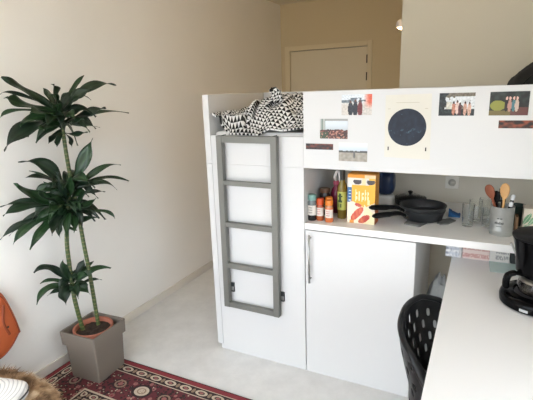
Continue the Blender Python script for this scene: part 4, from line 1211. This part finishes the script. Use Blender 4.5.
# white cushion with blue rings
def cushion():
    cx_, cy_, cz_ = -.455, -1.205, .300
    m, nt, p = base_mat('ring_print_cotton')
    tc = nt.nodes.new('ShaderNodeTexCoord'); sep = nt.nodes.new('ShaderNodeSeparateXYZ'); nt.links.new(tc.outputs['Object'], sep.inputs[0])
    n = nt.nodes.new('ShaderNodeTexNoise'); n.inputs['Scale'].default_value = 12; nt.links.new(tc.outputs['Object'], n.inputs['Vector'])
    x, y = E(nt, sep.outputs[0]) - (-.02), E(nt, sep.outputs[1]) - .03
    r = (x * x + y * y).sqrt() + E(nt, n.outputs['Fac']) * .012
    ring = (r * 60).fract().lt(.30)
    c = mixcol(nt, ring, rgb(236, 235, 232), rgb(200, 199, 199))
    c = mixcol(nt, r.lt(.075) * (r * 40).fract().lt(.45), c, rgb(96, 112, 158))
    nt.links.new(c, p.inputs['Base Color']); p.inputs['Roughness'].default_value = .85
    o = soft_box('cushion', -.66, -.28, -1.415, -1.035, .276, .340, m, 14, .001, 7, 5.5)
    for v in o.data.vertices:
        q = v.co - Vector((-.47, -1.225, .3)); v.co = Vector((-.47 + q.x * .961 - q.y * .276, -1.225 + q.x * .276 + q.y * .961, v.co.z))
    return o
cu = thing('cushion', (-.47, -1.2, .276), 'white cushion with fine concentric rings lying on the brown fur', 'cushion')
o = cushion(); o.name = 'cushion_cover'; o.parent = cu
for v in o.data.vertices: v.co -= PW[cu.name]
for nd in o.data.materials[0].node_tree.nodes:
    pass
tube('fringe', [(-.47 + c_ * .961 - s_ * .276, -1.225 + c_ * .276 + s_ * .961, .308) for c_, s_ in
     [(.1885 * (abs(math.cos(a)) ** .36) * (1 if math.cos(a) > 0 else -1), .1885 * (abs(math.sin(a)) ** .36) * (1 if math.sin(a) > 0 else -1)) for a in [2 * PI * i / 96 for i in range(97)]]], .005, mat('dark_piping', (78, 76, 78), .9), cu, 8)
# orange bag leaning on the wall
t = thing('shoulder_bag', (-.72, -.98, .27), 'orange leather bag leaning against the wall at the left edge', 'bag')
prof = [(-.790, .405), (-.800, .375), (-.86, .315), (-.94, .285), (-1.10, .285), (-1.12, .45), (-1.08, .60), (-.98, .66), (-.88, .655), (-.835, .60)]
def outline(n=60):
    P = [Vector((0, y, z)) for y, z in prof]; out = []
    L_ = len(P)
    for i in range(L_):
        a, b_, c_, d_ = P[i - 1], P[i], P[(i + 1) % L_], P[(i + 2) % L_]
        for k in range(6):
            q = k / 6
            out.append(.5 * ((2 * b_) + (c_ - a) * q + (2 * a - 5 * b_ + 4 * c_ - d_) * q * q + (-a + 3 * b_ - 3 * c_ + d_) * q ** 3))
    return out
OL = outline(); cen = Vector((0, -.96, .46))
bm = bmesh.new(); layers = []
for dxx, k in ((-.768, .90), (-.758, .985), (-.742, 1.0), (-.722, .99), (-.708, .93), (-.698, .80), (-.692, .55), (-.690, .25)):
    layers.append([bm.verts.new((dxx + .006 * N(q.y * 9, q.z * 9, k * 3), cen.y + (q.y - cen.y) * k, cen.z + (q.z - cen.z) * k)) for q in OL])
nO = len(OL)
for a, b_ in zip(layers, layers[1:]):
    for i in range(nO): bm.faces.new((a[i], a[(i + 1) % nO], b_[(i + 1) % nO], b_[i]))
bm.faces.new(layers[0]); bm.faces.new(layers[-1])
link('bag_body', bm, ORANGE, t, True)
tube('seam', [(-.7045, cen.y + (q.y - cen.y) * .90, cen.z + (q.z - cen.z) * .90) for q in OL + OL[:1]], .0035, ORANGED, t, 8)
part_label(tube('flap_fold', spline([(-.697, -.865, .575), (-.690, -.885, .49), (-.692, -.865, .41)], 6), .007, ORANGED, t, 8, .6), 'darker folded edge of the flap')
bm = bmesh.new(); bmesh.ops.create_uvsphere(bm, u_segments=16, v_segments=8, radius=.006, matrix=Matrix.Translation((-.690, -.868, .455)))
part_label(link('stud', bm, mat('dark_stud', (60, 34, 22), .4), t, True), 'small dark stud')

# ------------------------------------------------------------------ corridor lamp
t = thing('wall_spotlight', (.89, 1.0, 1.965), 'small white round spotlight on the corridor side of the bathroom wall', 'lamp')
bm = bmesh.new(); bmesh.ops.create_cone(bm, cap_ends=True, segments=32, radius1=.03, radius2=.03, depth=.012, matrix=Matrix.Translation((XB - .0065, 1.0, 1.985)) @ Matrix.Rotation(PI / 2, 4, 'Y'))
link('mount', bm, TRIM, t)
tube('arm', [(XB - .012, 1.0, 1.985), (.888, 1.0, 1.985)], .008, TRIM, t, 12)
lathe('lamp_shade', [(.034, -.022), (.037, -.010), (.034, .012), (.020, .026), (0, .031), (0, .028), (.018, .023), (.031, .010), (.033, -.022)], (.888, 1.0, 1.975), mat('lamp_white', (216, 208, 204), .4), t, 32, cap=False)
m, nt, p = base_mat('warm_lamp_glow'); p.inputs['Emission Color'].default_value = (1, .78, .55, 1); p.inputs['Emission Strength'].default_value = 6.0
lathe('bulb', [(0, -.026), (.018, -.022), (.026, -.012), (.024, .002), (0, .012)], (.888, 1.0, 1.965), m, t, 24, cap=False)

# ------------------------------------------------------------------ light, camera
ld = bpy.data.lights.new('corridor_lamp_light', 'POINT'); ld.energy = LAMP_W; ld.color = (1.0, .62, .26); ld.shadow_soft_size = .03
lo = bpy.data.objects.new('corridor_lamp_light', ld); lo.location = (.875, 1.0, 1.90); COL.objects.link(lo)
wd = bpy.data.worlds.new('overcast_sky'); S.world = wd; wd.use_nodes = True
wn = wd.node_tree; bg = wn.nodes['Background']; bg.inputs[1].default_value = SKY_S
wtc = wn.nodes.new('ShaderNodeTexCoord'); wsp = wn.nodes.new('ShaderNodeSeparateXYZ'); wn.links.new(wtc.outputs['Generated'], wsp.inputs[0])
wr = wn.nodes.new('ShaderNodeMapRange'); wr.inputs['From Min'].default_value = -.06; wr.inputs['From Max'].default_value = .10
wn.links.new(wsp.outputs[2], wr.inputs['Value'])
wn.links.new(mixcol(wn, E(wn, wr.outputs[0]), GROUND_COL, SKY_COL), bg.inputs[0])
sn = bpy.data.lights.new('sun', 'SUN'); sn.energy = SUN_S; sn.angle = .01; sn.color = (1.0, .98, .95)
so = bpy.data.objects.new('sun', sn); so.rotation_euler = Vector((.06, .40, -.91)).to_track_quat('-Z', 'Y').to_euler(); so.location = (0, -5, 6); COL.objects.link(so)
pl = bpy.data.lights.new('window_portal', 'AREA'); pl.shape = 'RECTANGLE'; pl.size = WX1 - WX0; pl.size_y = WZ1 - WZ0; pl.cycles.is_portal = True
po_ = bpy.data.objects.new('window_portal', pl); po_.location = ((WX0 + WX1) / 2, YF - .02, (WZ0 + WZ1) / 2); po_.rotation_euler = (PI / 2, 0, 0); COL.objects.link(po_)
pl2 = bpy.data.lights.new('window_portal', 'AREA'); pl2.shape = 'RECTANGLE'; pl2.size = RWZ1 - RWZ0; pl2.size_y = RWY1 - RWY0; pl2.cycles.is_portal = True
po2 = bpy.data.objects.new('window_portal', pl2); po2.location = (XR + .02, (RWY0 + RWY1) / 2, (RWZ0 + RWZ1) / 2); po2.rotation_euler = (0, PI / 2, 0); COL.objects.link(po2)

cam = bpy.data.cameras.new('camera'); co = bpy.data.objects.new('camera', cam); COL.objects.link(co); S.camera = co
yaw, pitch, roll, fpx = -0.4685, 0.2452, -0.0333, 433.8
fw = Vector((math.sin(yaw) * math.cos(pitch), math.cos(yaw) * math.cos(pitch), -math.sin(pitch)))
rt = Vector((math.cos(yaw), -math.sin(yaw), 0)); up = rt.cross(fw)
r2 = rt * math.cos(roll) + up * math.sin(roll); u2 = up * math.cos(roll) - rt * math.sin(roll)
co.matrix_world = Matrix(((r2.x, u2.x, -fw.x, 1.4177), (r2.y, u2.y, -fw.y, -2.0527), (r2.z, u2.z, -fw.z, 1.5831), (0, 0, 0, 1)))
cam.sensor_width = 36; cam.lens = fpx / 533 * 36; cam.clip_start = .05
S.view_settings.view_transform = 'Standard'; S.view_settings.look = 'None'; S.view_settings.gamma = 1; S.view_settings.exposure = EXPO
S.view_settings.use_curve_mapping = False
S.cycles.use_denoising = True
S.cycles.max_bounces = 12; S.cycles.diffuse_bounces = 8; S.cycles.transmission_bounces = 10; S.cycles.sample_clamp_indirect = 6
